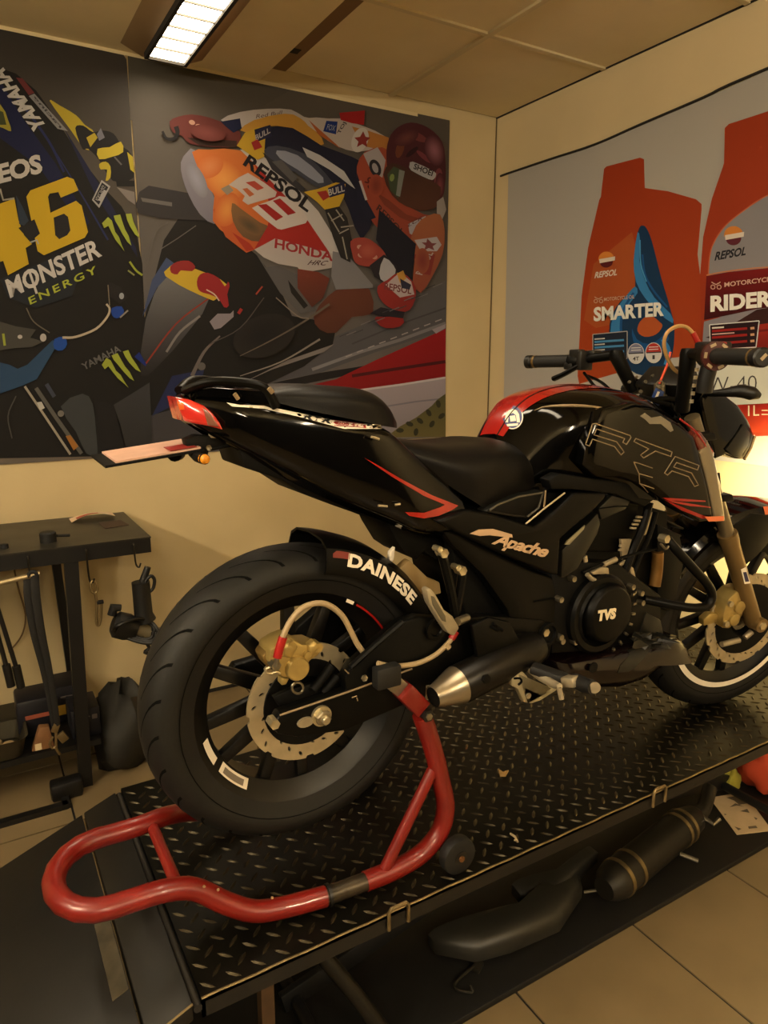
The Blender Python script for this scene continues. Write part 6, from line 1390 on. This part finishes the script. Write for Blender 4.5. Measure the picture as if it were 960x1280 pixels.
# switch housings, reservoir, levers
dR = (gR1-gR0).normalized(); dL = (gL1-gL0).normalized()
q = MB(); q.tube([gR0-dR*.045, gR0-dR*.040, gR0-dR*.012, gR0-dR*.008], [.020, .025, .026, .022], 14); swr = q.build('switch_housing', M_satin, moto)
q = MB(); q.cbox(gR0-dR*.052+Vector((.025, 0, .012)), (.05, .06, .036), Matrix.Rotation(R(-12), 3, 'Z')); q.build('brake_reservoir', M_blk, moto, bevel=.006)
q = MB(); q.tube([gR0-dR*.025+Vector((-.004, -.004, -.014)), gR0-dR*.03+Vector((-.008, -.002, -.05)), gR0-dR*.02+Vector((0, .01, -.075))], .017, 12); q.build('throttle_cable_elbow', M_blk, swr)
q = MB(); q.cbox(gR0-dR*.018+Vector((.004, -.012, .022)), (.02, .022, .014)); q.build('red_switch', M_redp, swr, bevel=.003)
q = MB()
for k in range(6): q.cbox(Vector((1.385-.002*k, 1.0, 1.445-.017*k)), (.006, .006, .008))
q.build('cable_beads', M_alu, moto)
q = MB(); q.tube([gR0-dR*.05+Vector((.03, 0, 0)), gR0-dR*.02+Vector((.055, 0, -.004)), gR1+Vector((.085, .03, -.006))], [.007, .006, .007], 8, smooth=4, flat=.6); q.build('brake_lever', M_satin, moto)
q = MB(); q.tube([gL0-dL*.05, gL0-dL*.045, gL0-dL*.010, gL0-dL*.006], [.020, .024, .024, .020], 14); swl = q.build('switch_housing', M_satin, moto)
q = MB(); q.cbox(gL0-dL*.03+Vector((-.01, 0, .018)), (.026, .035, .022)); q.cbox(gL0-dL*.05+Vector((-.005, 0, .0)), (.045, .018, .05)); q.cbox(gL0-dL*.012+Vector((-.012, 0, -.014)), (.02, .03, .018)); q.cbox(gL0-dL*.062+Vector((.012, 0, .016)), (.03, .03, .02)); q.build('switch_block', M_blk, swl, bevel=.004)
q = MB(); q.tube([gL0-dL*.05+Vector((-.02, 0, -.012)), gL0+Vector((-.018, 0, -.034)), gL0+dL*.035+Vector((-.014, 0, -.046))], [.009, .010, .011], 8, smooth=4, flat=.7); q.build('clutch_lever', M_satin, moto)
for k, (c1, c2, c3) in enumerate((((735, 470), (752, 478), (770, 495)), ((730, 466), (745, 484), (765, 492)), ((768, 455), (790, 470), (800, 486)), ((772, 458), (782, 470), (804, 478)))):
    q = MB(); q.tube([WY(*c1, YB+.19), WY(*c2, YB+.13), WY(*c3, YB+.06)], .004, 8, smooth=5); q.build('control_cable', M_satin, moto)
# golden hose hoop between the bars
hoop = [(852, 468), (842, 461), (834, 447), (830, 430), (834, 416), (846, 408), (858, 409), (867, 418), (873, 430)]
q = MB(); q.tube([WY(p[0], p[1], YB-.08-.05*i/8) for i, p in enumerate(hoop)], .0042, 8, smooth=5); hz = q.build('front_hose', mat('golden_hose', (176, 138, 84), .4), moto)
q = MB(); q.tube([WY(866, 416, YB-.123), WY(874, 431, YB-.132)], .006, 8); q.build('hose_sleeve', M_redp, hz)
# cockpit: dash, ignition
q = MB(); q.cbox((0, 0, 0), (.075, .13, .05), Matrix.Rotation(R(-38), 3, 'Y')); q.xform(Matrix.Translation((1.50, YB+.01, 1.415))); q.xform(Matrix.Translation((0, 0, -.02))); dsh = q.build('instrument_cluster', M_blk, moto, bevel=.008)
M_ckb = mat('cockpit_fitting', (84, 78, 64), .4, metal=.6)
for (x, y, w_) in ((795, 472, 4), (806, 478, 5), (815, 470, 4), (826, 486, 6), (800, 490, 5), (838, 476, 4), (832, 494, 5), (786, 478, 4)):
    c_ = WY(x, y, YB-.02+.002*(x % 7)); q = MB(); q.lathe([(0, w_*.0009), (-.006, w_*.0009), (-.006, 0)], c_, (.5, .8, -.3), 8); q.build('cockpit_bolt', M_ckb, moto)
q = MB(); q.tube([WY(p[0], p[1], YB-.03) for p in ((838, 440), (834, 456), (829, 468), (824, 480))], .0028, 8, smooth=4); q.build('orange_cable', mat('orange_wire', (206, 70, 34), .4), moto)
q = MB(); q.tube([o(1.44, -.02, 1.36), o(1.435, -.02, 1.395)], .013, 14); q.build('ignition_lock', M_steel, moto)
for (p0, p1, p2) in (((800, 496), (816, 500), (836, 506)), ((806, 504), (826, 498), (850, 500)), ((845, 520), (862, 534), (868, 548)), ((838, 505), (850, 524), (858, 545))):
    q = MB(); q.tube([WY(*p, YB-.06) for p in (p0, p1, p2)], .0055, 8, smooth=4); q.build('wiring_loom', M_matte, moto)
# headlight cowl and lamp
hl = [(874, 498), (884, 484), (900, 490), (922, 507), (934, 525), (943, 545), (938, 560), (930, 574), (918, 573), (906, 568), (894, 573), (888, 556), (880, 530)]
HLp = [WY(*p, YB-.085) for p in hl]
lat = Vector((math.sin(R(10)), math.cos(R(10)), 0))
q = MB(); q.pillow(HLp, (0, -.010, 0), lat*.02, rings=(1, .96, .84, .6, .3)); 
back = [v+lat*.17 for v in HLp]
cw = MB(); cw.grid([HLp, [v+lat*.05 for v in HLp], [v+lat*.12 for v in HLp], back], closed_v=True)
q.add(cw.v, cw.f); q.pillow(back, (0, .022, 0), -lat*.02, rings=(1, .92, .75, .5, .25)); hco = q.build('headlight_cowl', M_gloss, moto, sharp=45)
q = MB(); q.prism([WY(*p, YB-.098) for p in ((919, 546), (930, 530), (938, 542), (936, 556), (926, 572), (916, 570), (908, 562))], (0, .006, 0)); q.build('cowl_facet', M_grey, hco, bevel=.002)
lensb = [WY(*p, YB-.086) for p in ((943, 545), (938, 560), (930, 574))]
n_h = Vector((math.cos(R(-10)), math.sin(R(-10)), 0))
rows = [[v+n_h*.001 for v in lensb], [v+lat*.02+n_h*.022 for v in lensb], [v+lat*.085+n_h*.034 for v in lensb], [v+lat*.15+n_h*.022 for v in lensb], [v+lat*.17+n_h*.001 for v in lensb]]
q = MB(); q.grid(rows); q.build('headlight_lens', mat('headlight_glass', (255, 226, 170), .2, emit=(1.0, .80, .46), estr=3.0), hco, recalc=False)
q = MB(); q.tube([v+Vector((0, -.001, 0)) for v in (lensb[0], lensb[1], lensb[2])], .004, 8); q.build('lens_rim', mat('lens_rim_pale', (176, 150, 104), .3, coat=.5), hco)
hp2 = sum(lensb, Vector())/3+lat*.085+n_h*.045
ld = bpy.data.lights.new('headlight_beam', 'SPOT'); ld.energy = HEAD_W; ld.color = (1.0, .80, .42); ld.spot_size = R(88); ld.spot_blend = .9; ld.shadow_soft_size = .04
lo_ = bpy.data.objects.new('headlight_beam', ld); COL.objects.link(lo_); lo_.location = hp2-ORG[moto]; lo_.parent = moto
lo_.rotation_euler = (Vector((.93, .10, -.52))).to_track_quat('-Z', 'Y').to_euler()
# front indicators
for s in (-1, 1):
    if s < 0: pts = [WY(*p, YB-d__) for p, d__ in (((884, 492), .085), ((905, 491), .13), ((925, 489), .16), ((940, 492), .18), ((949, 495), .19))]
    else: pts = [v+lat*(.17+2*.0) for v in [WY(884, 492, YB-.085)]]+[WY(884, 492, YB-.085)+lat*(.17+.045*k)+Vector((0, 0, .001*k)) for k in (1, 2, 2.6)]
    q = MB(); q.tube(pts, [.009, .013, .020, .021, .010][:len(pts)], 14, smooth=3, flat=.75); q.build('front_indicator', M_blk, moto)
# key and tag
t = thing('key_tag', tuple(WY(820, 506, YB-.03)), 'blue plastic key tag hanging from the ignition in front of the tank', 'key tag')
q = MB(); q.prism([WY(*p, YB-.045) for p in ((820, 484), (831, 490), (824, 508), (812, 503))], (.004, .004, 0)); q.build('tag', mat('tag_blue', (46, 70, 128), .4), t, bevel=.002)
q = MB(); q.prism([WY(*p, YB-.0458) for p in ((822, 489), (825, 490), (819, 504), (816, 503))], (.0008, .0006, 0)); q.build('tag_print', M_white, t)
q = MB(); q.tube([WY(825+5*math.cos(R(a)), 481+5*math.sin(R(a)), YB-.045) for a in range(0, 360, 40)], .0016, 6, closed=True); q.build('key_ring', M_steel, t)
